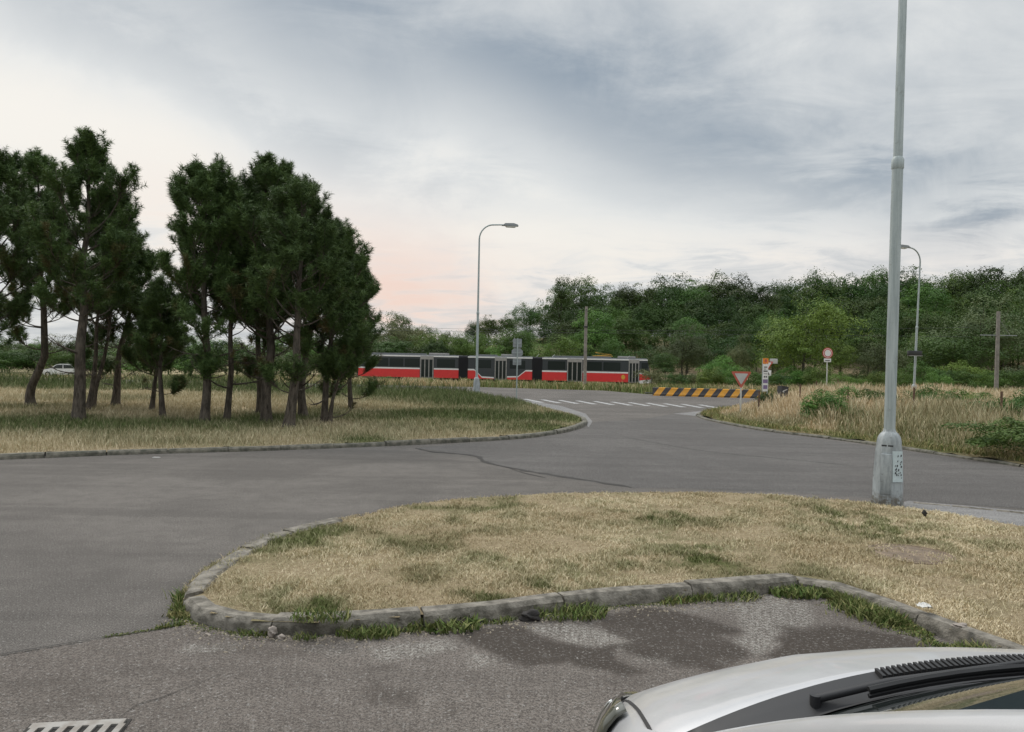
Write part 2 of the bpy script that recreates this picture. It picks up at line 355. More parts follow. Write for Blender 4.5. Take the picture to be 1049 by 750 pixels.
# --- parking bay with its oil stains and scraped patches
BAYP = GP([(-250, 705), (0, 672), (100, 655), (186, 640)])+[near_line[1]]+near_line[2:]+bay_line[1:]+[(6.2, -3), (-4, -3)]
def area(polys, lo=-.045, hi=.05, warp=.16, seed=51):
    def f(x, y):
        wx = x+warp*(fbm(x, y, 2.2, seed)-.5)*2; wy = y+warp*(fbm(x, y, 2.2, seed+7)-.5)*2; o = 0
        for pp, s in polys:
            pl = GP(pp); d = polydist(wx, wy, pl+pl[:1]); sd_ = np.where(inpoly(wx, wy, pl), d, -d); o = np.maximum(o, s*sstep(sd_, lo, hi))
        return o
    return f
st_dark = [([(460, 650), (480, 643), (512, 640), (532, 644), (560, 663), (587, 668), (656, 660), (604, 639), (614, 632), (663, 624), (690, 626), (750, 642), (759, 649), (745, 656), (772, 672), (727, 685), (690, 682), (683, 674), (634, 668), (627, 674), (660, 690), (642, 694), (594, 682), (546, 691), (512, 680), (494, 667)], 1.0),
           ([(803, 658), (812, 645), (866, 643), (938, 657), (980, 666), (900, 700), (780, 676)], 1.0), ([(357, 715), (380, 705), (425, 712), (420, 728), (370, 728)], .5), ([(462, 722), (478, 718), (475, 732), (460, 733)], .55), ([(385, 690), (410, 685), (405, 692)], .5),
           ([(195, 655), (250, 662), (330, 668), (300, 680), (210, 672)], .28), ([(0, 700), (90, 690), (120, 715), (20, 735)], .22), ([(215, 648), (300, 655), (420, 650), (520, 640), (600, 628), (600, 632), (420, 656), (300, 660), (215, 655)], .5)]
sc_light = [([(534, 645), (560, 640), (590, 640), (652, 659), (588, 666), (562, 661)], .9), ([(745, 622), (790, 612), (830, 620), (812, 644), (803, 658), (772, 671), (748, 657), (765, 648)], .9), ([(636, 668), (662, 666), (683, 674), (660, 677)], .8),
            ([(380, 662), (420, 655), (460, 652), (470, 662), (440, 668), (385, 674)], .95), ([(478, 668), (500, 672), (512, 680), (495, 682)], 1), ([(205, 660), (245, 656), (244, 661), (205, 666)], 1), ([(320, 668), (340, 666), (350, 670), (325, 672)], .8), ([(690, 632), (700, 626), (830, 610), (830, 620)], .4)]
fst = area(st_dark); fsc = area(sc_light, -.05, .05, .14, 61)
sheet('parking_bay', BAYP, .004, .03, M['bay'], {'stain': lambda x, y: np.clip(fst(x, y)*(.62+.8*fbm(x, y, 3, 71)), 0, 1), 'scrape': fsc}, 0.0, (-4, 5.2, 1.2, 6.8))
flat('bay_asphalt', [(-8, 1.2), (-8, -6), (9, -6), (9, -1.5), (6.0, -1.5), (5.2, 1.2)], .004, M['bay'])

# --- pale pavement strips
flat('pavement', GP([(1300, 565), (1160, 541), (1049, 524), (985, 518), (930, 513.5)])+GP([(915, 519), (950, 530), (1049, 548), (1160, 568), (1300, 594)]), .006, M['paving'])
flat('footpath', GP([(505, 408), (545, 411), (575, 416), (600, 424), (607, 432), (603, 438), (596, 430), (580, 424), (556, 417.5), (530, 412)]), .005, M['paving'])
flat('dropped_kerb_paving', GP([(690, 424), (722, 421), (745, 418.5), (765, 418), (742, 424), (735, 430), (714, 426.5)]), .005, M['paving'])

# --- kerbs
def kerb(name, line, w, h, L=1.0, side=1, seed=0, mat='kerb'):
    rnd = random.Random(seed); pts = [Vector((*p, 0)) for p in line]; cum = [0]
    for a, b in zip(pts[:-1], pts[1:]): cum.append(cum[-1]+(b-a).length)
    def atd(s):
        s = min(max(s, 0), cum[-1]-1e-6)
        for i in range(len(pts)-1):
            if cum[i+1] >= s: return pts[i].lerp(pts[i+1], (s-cum[i])/max(cum[i+1]-cum[i], 1e-9))
        return pts[-1]
    mb = MB(); s = 0
    while s < cum[-1]-.1:
        l = L*rnd.uniform(.9, 1.08); e = min(s+l, cum[-1]); n = max(1, int((e-s)/.22)); gap = rnd.choice((.003, .005, .008, .016))
        hh = h+rnd.uniform(-.020, .008); off = rnd.uniform(-.014, .012); rows = []
        for k in range(n+1):
            q = s+gap+(e-s-2*gap)*k/n; p0 = atd(q); d = (atd(q+.05)-atd(q-.05)).normalized(); nrm = Vector((-d.y, d.x, 0))*side
            j = lambda a=.006: rnd.uniform(-a, a)
            pr = [(0, -.05), (.004, hh*.5), (.008+j(), hh-.028+j()), (.034+j(), hh+j(.004)), (w-.02, hh+j(.004)), (w, hh-.02), (w, -.05)]
            rows.append([tuple(p0+nrm*(u+off)+Vector((0, 0, z))) for u, z in pr])
        b0 = len(mb.v); mb.grid(rows); nn = len(rows[0]); mb.f.append(tuple(b0+i for i in range(nn))); mb.f.append(tuple(b0+n*nn+i for i in reversed(range(nn)))); s = e
    return tag(mb.build(name, M[mat], None, 30), kind='structure')
kerb('kerb', near_line, .15, .105, .95, 1, 1)
kerb('kerb', bay_line, .15, .105, .9, 1, 2)
far_kerb = [p for p in far_line if p[0] < G(352, 528, .11)[0]]
kerb('kerb', far_kerb, .17, .112, .7, -1, 3)
kerb('kerb', lawn_near, .16, .095, 1.0, 1, 4, 'old_kerb')
kerb('kerb', verge_line, .14, .06, 1.0, 1, 5, 'old_kerb')
kerb('pavement_edging', smooth_line(GP([(1300, 567), (1160, 543), (1049, 526), (985, 519.5), (935, 515)]), .4), .08, .03, .5, 1, 6)

# --- cracks, zebra crossing
def strip(name, line, w, z, mat, jit=.5, step=.06, wob=.03):
    pts = smooth_line(line, step); mb = MB(); rows = []
    for i, p in enumerate(pts):
        a = np.array(pts[max(i-1, 0)]); b = np.array(pts[min(i+1, len(pts)-1)]); d = b-a; d = d/max(np.linalg.norm(d), 1e-9); n = np.array([-d[1], d[0]])
        ww = w*(.35+1.3*float(vnoise(i*.31, 7.7, 1.0, 3))*(1 if jit else 0)+(0 if jit else .65))*min(1, .15+i/6, .15+(len(pts)-1-i)/6); o = wob*(float(fbm(i*.22, 3.1, 1.0, 9))-.5)*2
        q = np.array(p)+n*o; rows.append([(*(q-n*ww/2), z), (*(q+n*ww/2), z)])
    mb.grid(rows); return tag(mb.build(name, mat, None, None), kind='structure')
strip('road_crack', GP([(425, 459.5), (445, 463), (468, 465), (488, 467.5), (499, 474), (520, 479), (560, 486), (600, 492), (648, 500)]), .085, .004, M['crack'], wob=.07)
strip('road_crack', GP([(520, 479), (535, 484), (560, 490)]), .03, .004, M['crack'], wob=.04)
strip('road_crack', GP([(186, 641), (150, 648), (100, 655), (55, 663), (0, 672), (-60, 682)]), .009, .009, M['crack'], wob=.02)
strip('road_crack', GP([(122, 738), (138, 725), (165, 716), (230, 690)]), .008, .009, M['crack'], wob=.02)
strip('road_crack', GP([(640, 448), (720, 462), (800, 470), (880, 478)]), .03, .004, M['crack'], wob=.04)
mb = MB()
for i in range(11):
    tl = GP([(535+17.9*i, 408.9+.58*i), (540+17.9*i, 408.9+.58*i), (558+18.2*i, 412.4+.60*i), (552+18.2*i, 412.4+.60*i)])
    mb.face(*[(x, y, .005) for x, y in tl])
tag(mb.build('zebra_crossing', M['paint'], None, None), kind='structure')

# ================================================================== GRASS
def grass_mat(name, dryA, dryB, grA, grB, head=None):
    mt, t, b = newmat(name); g = t.attr('green'); r = t.attr('rnd')
    col = t.mix(g, t.mix(r, dryA, dryB), t.mix(r, grA, grB))
    t.set(b.inputs['Base Color'], col); b.inputs['Roughness'].default_value = .8; b.inputs['Specular IOR Level'].default_value = .15
    return mt
def blades(Pts, h, w, lean, prof, green, rnd, name, mat, kind='stuff', label=None, cat=None, parent=None):
    n = len(Pts); ang = RNG.uniform(0, 2*PI, n); la = RNG.uniform(0, 2*PI, n)
    sx, sy = np.cos(ang), np.sin(ang); lx, ly = np.cos(la)*lean, np.sin(la)*lean
    V = []; k = len(prof)
    for hf, wf in prof:
        cx = Pts[:, 0]+lx*h*hf**1.7; cy = Pts[:, 1]+ly*h*hf**1.7; cz = Pts[:, 2]+h*hf*np.sqrt(np.clip(1-(lean*hf*.6)**2, .1, 1))
        if wf > 0:
            V.append(np.stack([cx-sx*w*wf, cy-sy*w*wf, cz], 1)); V.append(np.stack([cx+sx*w*wf, cy+sy*w*wf, cz], 1))
        else: V.append(np.stack([cx, cy, cz], 1))
    m_ = len(V); V = np.stack(V, 1).reshape(-1, 3); base = np.arange(n)*m_; Q = []; T = []
    for i in range(k-1):
        if prof[i+1][1] > 0: Q.append(np.stack([base+2*i, base+2*i+1, base+2*i+3, base+2*i+2], 1))
        else: T.append(np.stack([base+2*i, base+2*i+1, base+2*i+2], 1))
    o = link(name, np_mesh(name, V, np.concatenate(Q) if Q else None, np.concatenate(T) if T else None, {'green': np.repeat(green, m_), 'rnd': np.repeat(rnd, m_)}), mat, parent)
    return tag(o, label, cat, None, kind) if parent is None else o
def scatter(poly, n, dens, bb=None):
    xs = [p[0] for p in poly]; ys = [p[1] for p in poly]; x0, x1, y0, y1 = bb or (min(xs), max(xs), min(ys), max(ys)); out = []; tot = 0
    for _ in range(200):
        x = RNG.uniform(x0, x1, 60000); y = RNG.uniform(y0, y1, 60000)
        k = RNG.random(60000) < dens(x, y); x, y = x[k], y[k]; k = inpoly(x, y, poly); out.append(np.stack([x[k], y[k]], 1)); tot += k.sum()
        if tot >= n: break
    return np.concatenate(out)[:n]
FOV = lambda x, y: (np.abs(x) < 1.0*np.maximum(y, 0)+3.5)
M['g_island'] = grass_mat('dry_turf', (.42, .335, .205), (.74, .64, .45), (.085, .11, .032), (.20, .215, .085))
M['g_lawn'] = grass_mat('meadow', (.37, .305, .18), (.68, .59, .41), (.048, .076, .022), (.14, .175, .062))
M['g_verge'] = grass_mat('tall_dry', (.36, .245, .125), (.70, .58, .38), (.055, .095, .022), (.16, .205, .065))
M['g_weed'] = grass_mat('weed', (.30, .25, .12), (.45, .36, .18), (.050, .088, .022), (.145, .200, .058))
M['g_plume'] = grass_mat('seed_heads', (.40, .28, .15), (.80, .69, .49), (.10, .12, .05), (.22, .24, .11))
BL = [(0, 1), (.55, .75), (1, 0)]; PLUME = [(0, .35), (.62, .3), (.82, 1.0), (1, 0)]
# island turf
p2 = scatter(ISL, 300000, lambda x, y: FOV(x, y)*np.clip((6.0/np.maximum(y, 2))**1.4, 0, 1)*(.12+.88*sstep(fbm(x, y, 2.5, 15), .36, .58)), (-2.6, 12, 1.5, 11))
dk = np.minimum(polydist(p2[:, 0], p2[:, 1], near_line), polydist(p2[:, 0], p2[:, 1], bay_line)); p2 = p2[(dk > .16) & ~((np.hypot((p2[:, 0]-G(932, 562, .12)[0]), (p2[:, 1]-G(932, 562, .12)[1])) < .33) & (RNG.random(len(p2)) < .60))]
g = green_island(p2[:, 0], p2[:, 1]); r_ = np.clip(.6*RNG.random(len(p2))+1.5*(fbm(p2[:, 0], p2[:, 1], 1.1, 16)-.5)+.22, 0, 1); gg = np.clip(g+RNG.normal(0, .18, len(p2)), 0, 1)
hh = (.010+.024*RNG.random(len(p2))**2)*(1+1.3*g); d_ = p2[:, 1]
blades(np.column_stack([p2, np.full(len(p2), .078)]), hh, .0011+.00034*d_*RNG.uniform(.7, 1.2, len(p2)), RNG.uniform(.3, 1.25, len(p2)), BL, gg, r_, 'dry_turf', M['g_island'], 'stuff', 'short straw coloured turf covering the kerbed island', 'grass')
# meadow under the pines
p2 = scatter(LAWN, 250000, lambda x, y: (np.abs(x) < .95*y+4)*np.clip((14.5/np.maximum(y, 10))**1.5, 0, 1)*(.3+.7*sstep(fbm(x, y, .8, 25), .32, .55)), (-42, 4.5, 6, 42.5))
dk = polydist(p2[:, 0], p2[:, 1], lawn_near); p2 = p2[dk > .17]; dk = dk[dk > .17]
g = green_lawn(p2[:, 0], p2[:, 1]); n = len(p2); gg = np.clip(g+RNG.normal(0, .2, n), 0, 1)
hh = (.05+.14*RNG.random(n)**1.5)*(.7+1.3*g*sstep(p2[:, 1], 20, 32)+.4*fbm(p2[:, 0], p2[:, 1], .5, 27))*(.45+.55*sstep(dk, .2, 1.0))*(1+1.5*sstep(p2[:, 1], 37.5, 39.5)*sstep(-p2[:, 0], .5, 3))
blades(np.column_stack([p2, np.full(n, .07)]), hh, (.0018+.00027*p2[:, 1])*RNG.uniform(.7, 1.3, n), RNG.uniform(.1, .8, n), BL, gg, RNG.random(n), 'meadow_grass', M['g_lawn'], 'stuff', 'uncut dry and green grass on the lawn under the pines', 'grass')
# tall dry grass on the right verge
VT = lambda x, y: (x < y*.86+3)
p2 = scatter(VERGE, 250000, lambda x, y: VT(x, y)*np.clip((18/np.maximum(y, 8))**1.5, 0, 1)*sstep(polydist(x, y, verge_line), .10, 1.3)*(.35+.65*sstep(fbm(x, y, .7, 35), .32, .55)), (6, 44, 8, 47))
dk = polydist(p2[:, 0], p2[:, 1], verge_line); g = green_verge(p2[:, 0], p2[:, 1]); n = len(p2); gg = np.clip(g*.85+RNG.normal(0, .2, n), 0, 1)
hh = (.18+.54*RNG.random(n)**.9)*(.26+.84*sstep(dk, .3, 2.8))*(.30+1.25*fbm(p2[:, 0], p2[:, 1], .55, 37))*(.45+.55*sstep(p2[:, 0]+.25*(36-p2[:, 1]), 7.5, 12))
z0 = np.full(n, .06)
k = RNG.random(n) < .48
blades(np.column_stack([p2, z0])[k], hh[k]*1.1, (.0018+.00028*p2[k, 1])*RNG.uniform(.7, 1.3, k.sum()), RNG.uniform(.05, .5, k.sum()), PLUME, gg[k]*.6, RNG.random(k.sum()), 'tall_dry_grass', M['g_plume'], 'stuff', 'tall straw yellow seeding grass on the right verge', 'grass')
k = ~k
blades(np.column_stack([p2, z0])[k], hh[k]*(.65+.3*gg[k]), (.0018+.00026*p2[k, 1])*RNG.uniform(.7, 1.3, k.sum()), RNG.uniform(.2, .9, k.sum()), BL, gg[k], RNG.random(k.sum()), 'verge_undergrowth', M['g_verge'], 'stuff', 'mixed green and brown undergrowth among the tall dry grass', 'grass')
# low green growth just inside the right kerb
p2 = scatter(VERGE, 8000, lambda x, y: VT(x, y)*np.clip((18/np.maximum(y, 8))**1.5, 0, 1)*(polydist(x, y, verge_line) < .75)*sstep(polydist(x, y, verge_line), .14, .2), (6, 30, 8, 46)); n = len(p2)
blades(np.column_stack([p2, np.full(n, .07)]), .05+.12*RNG.random(n)**2, (.004+.0003*p2[:, 1])*RNG.uniform(.7, 1.3, n), RNG.uniform(.3, 1, n), BL, np.clip(RNG.normal(.55, .3, n), 0, 1), RNG.random(n), 'kerb_grass', M['g_weed'], 'stuff', 'low green grass fringing the right hand kerb', 'grass')
# weeds before the tram and beyond the barrier
FARP = [(-60, 57.5), (-2, 53), (6, 50.8), (8.2, 46.3), (16.4, 42.2), (60, 47.2), (75, 84), (-75, 90), (-75, 57.5)]
p2 = scatter(FARP, 60000, lambda x, y: (np.abs(x) < .75*y+4)*np.clip((55/y)**1.4, 0, 1)*np.where((y > 73.5) & (y < 86) & (x < 16), .06, 1)*(.3+.7*sstep(fbm(x, y, .25, 45), .35, .55)), (-62, 62, 44, 90)); n = len(p2)
g = np.clip(sstep(fbm(p2[:, 0], p2[:, 1]*2, .12, 46), .40, .60)*.9+RNG.normal(0, .2, n), 0, 1)
hh = (.2+.75*RNG.random(n))*(.55+.6*fbm(p2[:, 0], p2[:, 1], .2, 47))*(1-.65*sstep(-p2[:, 0], 32, 42))
blades(np.column_stack([p2, zt(p2[:, 0], p2[:, 1])-.03]), hh, .028*RNG.uniform(.6, 1.4, n), RNG.uniform(.1, .7, n), BL, g, RNG.random(n), 'trackside_weeds', M['g_verge'], 'stuff', 'dry and green weeds along the tram track', 'weeds')
# weeds at the foot of the near kerbs
def weed_line(line, n, spread, hmax, name, label, off=0.0, thr=.50):
    L = np.array(line); s = RNG.integers(0, len(L)-1, n); f = RNG.random((n, 1)); q = L[s]*(1-f)+L[s+1]*f
    d = L[s+1]-L[s]; d /= np.linalg.norm(d, axis=1)[:, None]; nr = np.stack([d[:, 1], -d[:, 0]], 1); q = q+nr*(np.abs(RNG.normal(0, spread, n))+off)[:, None]
    k = fbm(q[:, 0], q[:, 1], 1.3, 55) > thr; q = q[k]; n = len(q)
    blades(np.column_stack([q, np.zeros(n)]), hmax*(.25+.75*RNG.random(n)**1.6)*(.3+1.2*sstep(fbm(q[:, 0], q[:, 1], 1.6, 56), .45, .65)), .0045*RNG.uniform(.7, 1.5, n), RNG.uniform(.3, 1.1, n), BL, np.clip(RNG.normal(.8, .25, n), 0, 1), RNG.random(n), name, M['g_weed'], 'stuff', label, 'weeds')
weed_line(near_line, 5000, .04, .055, 'kerb_weeds', 'green weeds growing in the gutter of the curved near kerb', 0.0, .55)
weed_line(bay_line[1:18], 19000, .10, .070, 'gutter_grass', 'band of green grass along the right kerb of the parking bay', 0, .33)
weed_line([tuple(p) for p in GP([(190, 641), (150, 648), (100, 655), (40, 666)])], 700, .02, .05, 'crack_grass', 'small grass tufts growing along the asphalt crack')
weed_line(smooth_line(GP([(190, 612), (187, 626), (192, 634)]), .1), 500, .03, .07, 'kerb_corner_weeds', 'weeds sprouting at the left tip of the island kerb')
def tuft(px, py, n, r, h, label, broad=False, z=0.0, gm=.85, name='weed_tuft', grp='weed tufts along the near kerb'):
    c = G(px, py, z); a = RNG.uniform(0, 2*PI, n); rr = r*np.sqrt(RNG.random(n))
    pts = np.column_stack([rr*np.cos(a)*1.5, rr*np.sin(a)*.8, np.zeros(n)])
    o = blades(pts, .62*h*(.35+.65*RNG.random(n)), (.009 if broad else .0045)*RNG.uniform(.7, 1.4, n), RNG.uniform(.25, 1.1, n), [(0, .5), (.45, 1), (1, 0)], np.clip(RNG.normal(gm, .15, n), 0, 1), RNG.random(n), name, M['g_weed'], None)
    o.location = [float(v) for v in c]; return tag(o, label, 'plant', grp)
tuft(376, 651, 420, .13, .13, 'bushy green grass tuft at the kerb foot left of the broad leaved weed')
tuft(452, 643, 380, .17, .14, 'broad leaved green weed sprawling at the kerb foot in the middle', True)
tuft(578, 630, 700, .20, .15, 'largest bright green grass tuft beside the dark lump at the kerb')
tuft(505, 637, 140, .09, .09, 'small thin grass tuft between the broad weed and the dark lump')
tuft(328, 634, 260, .13, .12, 'grass tuft on top of the kerb above the broken stones', z=.12)
tuft(312, 656, 60, .05, .10, 'tiny sprig in the kerb joint right of the broken stones')
tuft(262, 650, 110, .07, .10, 'small weed at the kerb foot left of the broken stones')
tuft(186, 632, 130, .06, .09, 'brownish weed sprouting at the left end of the island kerb', gm=.5)
tuft(742, 612, 500, .18, .12, 'wide low grass tuft at the kerb left of the bay corner')
tuft(820, 610, 420, .16, .15, 'leafy weed filling the inner corner of the parking bay', True)
# ================================================================== PINES
def bark(name, c, c2):
    mt, t, b = newmat(name); p = t.obj(); n = t.noise(sv2(t, p, (9, 9, 2.2)), 1.6, 6, .7); n2 = t.noise(p, 1.2, 3)
    col = t.mix(t.ramp(n, .36, .62), c2, c); col = t.mix(t.ramp(n2, .4, .7, 0, .4), col, (.10, .095, .08))
    t.set(b.inputs['Base Color'], col); b.inputs['Roughness'].default_value = .95; b.inputs['Specular IOR Level'].default_value = .15; bump(t, b, n, .9, .03); return mt
M['pine_bark'] = bark('pine_bark', (.135, .112, .090), (.050, .042, .034)); M['bark'] = bark('grey_bark', (.13, .115, .09), (.05, .042, .034))
mt, t, b = newmat('pine_needles'); r = t.attr('rnd'); g = t.attr('green'); oi = t.add('ShaderNodeObjectInfo').outputs['Random']
col = t.mix(r, (.036, .076, .022), (.125, .200, .050)); col = t.mix(t.math('MULTIPLY', g, .8), col, (.135, .085, .035)); col = t.mix(t.math('MULTIPLY', oi, .35), col, (.045, .060, .022))
t.set(b.inputs['Base Color'], col); b.inputs['Roughness'].default_value = .6; b.inputs['Specular IOR Level'].default_value = .3; M['needles'] = mt

def needle_mesh(shoots, per, ln, wd):
    """shoots: (base, axis, length, dead) -> brush of needle triangles round every shoot"""
    S = np.array([s[0] for s in shoots]); A = np.array([s[1] for s in shoots]); L = np.array([s[2] for s in shoots]); D = np.array([s[3] for s in shoots]); n = len(S)
    A = A/np.linalg.norm(A, axis=1)[:, None]; S = np.repeat(S, per, 0); A = np.repeat(A, per, 0); L = np.repeat(L, per); D = np.repeat(D, per); tone = np.repeat(RNG.random(n), per)
    N = n*per; tt = RNG.random(N)**.75; rv = RNG.normal(size=(N, 3)); rv -= A*np.sum(rv*A, 1)[:, None]; rv /= np.linalg.norm(rv, axis=1)[:, None]
    fw = RNG.uniform(.15, 1.1, N)[:, None]; dirn = A*fw+rv; dirn /= np.linalg.norm(dirn, axis=1)[:, None]
    b = S+A*(L*tt)[:, None]; sd = np.cross(dirn, RNG.normal(size=(N, 3))); sd /= np.linalg.norm(sd, axis=1)[:, None]
    l = (ln*RNG.uniform(.75, 1.2, N))[:, None]; V = np.stack([b-sd*wd, b+sd*wd, b+dirn*l], 1).reshape(-1, 3)
    T = np.arange(3*N).reshape(-1, 3); rnd = np.clip(.55*tone+.45*RNG.random(N), 0, 1)
    return V, T, {'green': np.repeat(D, 3), 'rnd': np.repeat(rnd, 3)}

def pine(bx, by, tops, r0, crown, label, lean_pts=None, low=.30, seed=0, dens=1.0, name='pine_tree', fork=None, asym=(0, 0), flat=False):
    """bx, by: photo pixel of the trunk foot; tops: photo pixel of the tip; crown: widest crown radius in metres"""
    rnd = random.Random(seed*77+5); base = G(bx, by, .08); d = base[1]; tip = P(tops[0], tops[1], d); h = tip[2]-base[2]
    low *= .86; root = thing(name, label, 'tree', base, 0, 'pines on the lawn')
    pts = [Vector((0, 0, -.1))]
    for (px, py) in (lean_pts or []): q = P(px, py, d)-base; pts.append(Vector(q.tolist()))
    last = pts[-1]; tip = tip-np.array([0, 0, .68]); h -= .68; T = Vector((tip-base).tolist()); k = 7
    for i in range(1, k+1): s = i/k; pts.append(last.lerp(T, s)+Vector((rnd.uniform(-.05, .05), rnd.uniform(-.10, .10), 0))*(1 if i < k else 0))
    def trunk_at(z):
        for a, b in zip(pts[:-1], pts[1:]):
            if b.z >= z: return a.lerp(b, (z-a.z)/max(b.z-a.z, 1e-6))
        return pts[-1]
    rad = lambda z: max(.018, r0*(1-.86*(max(z, 0)/h)))*(1+.35*math.exp(-max(z, 0)/.18))
    mb = MB(); fine = []; z = -.1
    zs = [-.1, 0, .12, .3, .6]+[.6+(h-.6)*i/14 for i in range(1, 15)]
    mb.tube([trunk_at(max(z, 0)) if z >= 0 else pts[0] for z in zs], [rad(z) for z in zs], 10)
    shoots = []; br = mb
    def limb(p0, az, up0, L, zrel, depth=0):
        n = 6; q = Vector(p0); d_ = Vector((math.cos(az)*math.cos(up0), math.sin(az)*math.cos(up0), math.sin(up0))); P_ = [q.copy()]
        for i in range(n):
            d_ = (d_+Vector((rnd.uniform(-.16, .16), rnd.uniform(-.16, .16), .10+rnd.uniform(-.12, .12)+.10*i/n))).normalized(); q = q+d_*L/n; P_.append(q.copy())
        r1 = max(.010, .028*L**.8)*(1-.35*zrel); br.tube(P_, [r1*(1-.75*i/n) for i in range(n+1)], 5, False)
        return P_
    z = h*low*.55
    while z < h*.985:
        tz = z/h; t_ = (tz-low)/(1-low)
        if t_ < 0: L = crown*rnd.uniform(.45, .8); nb = rnd.choice((2, 3)); up = rnd.uniform(-.25, .1)
        else:
            prof = math.sin(PI*min(1, .30+.70*t_)**1.0)**.8 if t_ > .28 else .85+.15*t_/.28
            L = 1.0*crown*max(.24, prof)*rnd.uniform(.58, 1.12); nb = rnd.choice((4, 4, 5)); up = .05+.75*max(t_, 0)
        a0 = rnd.uniform(0, 2*PI)
        for i in range(nb):
            az = a0+2*PI*i/nb+rnd.uniform(-.3, .3); LL = L*rnd.uniform(.65, 1.15)*(1+asym[0]*math.cos(az)+asym[1]*math.sin(az))
            pth = limb(trunk_at(z+rnd.uniform(-.12, .12)), az, up+rnd.uniform(-.12, .12), LL, tz)
            if t_ < 0 and rnd.random() < .72:                      # dead lower branch
                for _ in range(3):
                    k_ = rnd.randint(2, 5); q = pth[k_]; br.tube([q, q+Vector((rnd.uniform(-.4, .4), rnd.uniform(-.4, .4), rnd.uniform(-.15, .25)))], [.010, .004], 4, False)
                if rnd.random() < .35: shoots.append((pth[-1][:], (rnd.uniform(-.5, .5), rnd.uniform(-.5, .5), .5), .2, .9))
                continue
            ns = max(4, int((6+6*LL)*dens))
            for s in range(ns):
                f = rnd.uniform(.30, 1.0)**.55; x = f*(len(pth)-1); k_ = min(int(x), len(pth)-2); q = pth[k_].lerp(pth[k_+1], x-k_)
                dv = (pth[k_+1]-pth[k_]).normalized(); side = dv.cross(Vector((0, 0, 1))); side = side.normalized() if side.length > .01 else Vector((1, 0, 0))
                tw = (dv*rnd.uniform(.3, .9)+side*rnd.uniform(-1, 1)+Vector((0, 0, rnd.uniform(.05, .7)))).normalized(); tl = rnd.uniform(.18, .48)*(.6+.5*min(LL, 1.4)); e = q+tw*tl
                br.tube([q, e], [.010, .006], 4, False)
                dead = rnd.uniform(.5, 1) if (t_ < .3 and rnd.random() < .16) else 0.0
                for u in range(rnd.choice((2, 3, 3))):
                    ax_ = (tw*rnd.uniform(.3, .9)+Vector((rnd.uniform(-.6, .6), rnd.uniform(-.6, .6), rnd.uniform(.25, 1.1)))).normalized()
                    shoots.append((tuple(e-tw*rnd.uniform(0, .10)), tuple(ax_), rnd.uniform(.20, .38), dead))
                if rnd.random() < .6: shoots.append((tuple(q), tuple(tw), tl, dead))
            shoots.append((tuple(pth[-1]), tuple((pth[-1]-pth[-2]).normalized()+Vector((0, 0, .5))), .3, 0.0))
        z += (.33+.21*rnd.random())*(1 if t_ >= 0 else 1.5)
    for _ in range(7): shoots.append((tuple(trunk_at(h*rnd.uniform(.92, 1.0))), (rnd.uniform(-.5, .5), rnd.uniform(-.5, .5), 1), .34, 0.0))
    mb.v_ = None
    mb.build('trunk', M['pine_bark'], root, 60)
    V, T, at_ = needle_mesh(shoots, 60, .135, .0068)
    link('crown', np_mesh('crown', V, None, T, at_), M['needles'], root)
    return root
pine(-28, 425, (-6, 140), .15, 1.75, 'leftmost pine, its foot outside the frame and crown cut by the edge', None, .30, 1)
pine(32, 416, (40, 152), .135, 1.45, 'pine with a dark trunk curved at the base, second from the left', [(30, 402), (36, 386), (46, 370)], .36, 2)
pine(80, 431, (91, 128), .15, 1.55, 'tallest pine, thick straight trunk in front of the white car', None, .34, 3, 1.05)
pine(89, 421, (118, 192), .075, 1.1, 'slim pine just right of the tallest trunk, left one of the thin pair', None, .40, 4, .9)
pine(95, 418, (130, 212), .07, 1.1, 'slim pine just right of the tallest trunk, right one of the thin pair', None, .38, 5, .9)
pine(118, 416, (146, 248), .13, 1.3, 'dark medium pine with a low side limb, middle of the left group', [(120, 395), (121, 370)], .34, 6)
pine(155, 421, (152, 296), .075, .95, 'short slim pine leaning left, at the gap in the skyline', [(159, 390), (162, 370)], .36, 7)
pine(167, 428, (166, 284), .08, .9, 'short slim pine with a bent dark trunk right of the gap', [(164, 385)], .40, 8)
pine(209, 433, (211, 153), .115, 1.5, 'tall straight pine with a pointed crown right of the skyline gap', None, .36, 9, 1.05)
pine(232, 431, (240, 182), .085, 1.35, 'thin pine leaning slightly right beside the pointed one', [(237, 380)], .36, 10, .95)
pine(266, 424, (262, 172), .10, 1.45, 'dark pine half hidden behind the broad double trunk', None, .34, 11)
pine(273, 432, (284, 153), .135, 1.65, 'broad pine with the widest dark trunk in the right group', None, .34, 12, 1.05)
pine(295, 438, (312, 184), .125, 1.6, 'pine whose bare grey brown trunk leans to the right', [(301, 400), (304, 370)], .36, 13)
pine(311, 427, (336, 214), .12, 1.5, 'pine with a low forked trunk behind the leaning one', [(308, 398), (312, 375)], .34, 14, 1.0)
pine(332, 433, (350, 226), .09, 1.25, 'rightmost tall pine, crown spreading towards the tram', [(334, 390)], .32, 15, 1.0, asym=(.12, -.1))
pine(337, 434, (360, 338), .06, 1.0, 'small crooked pine with one long limb reaching right', [(340, 412), (345, 396)], .12, 16, 1.3, asym=(.55, -.2))
pine(360, 420, (366, 250), .08, .95, 'low dark pine at the right end of the grove', [(358, 395)], .14, 17, 1.2)

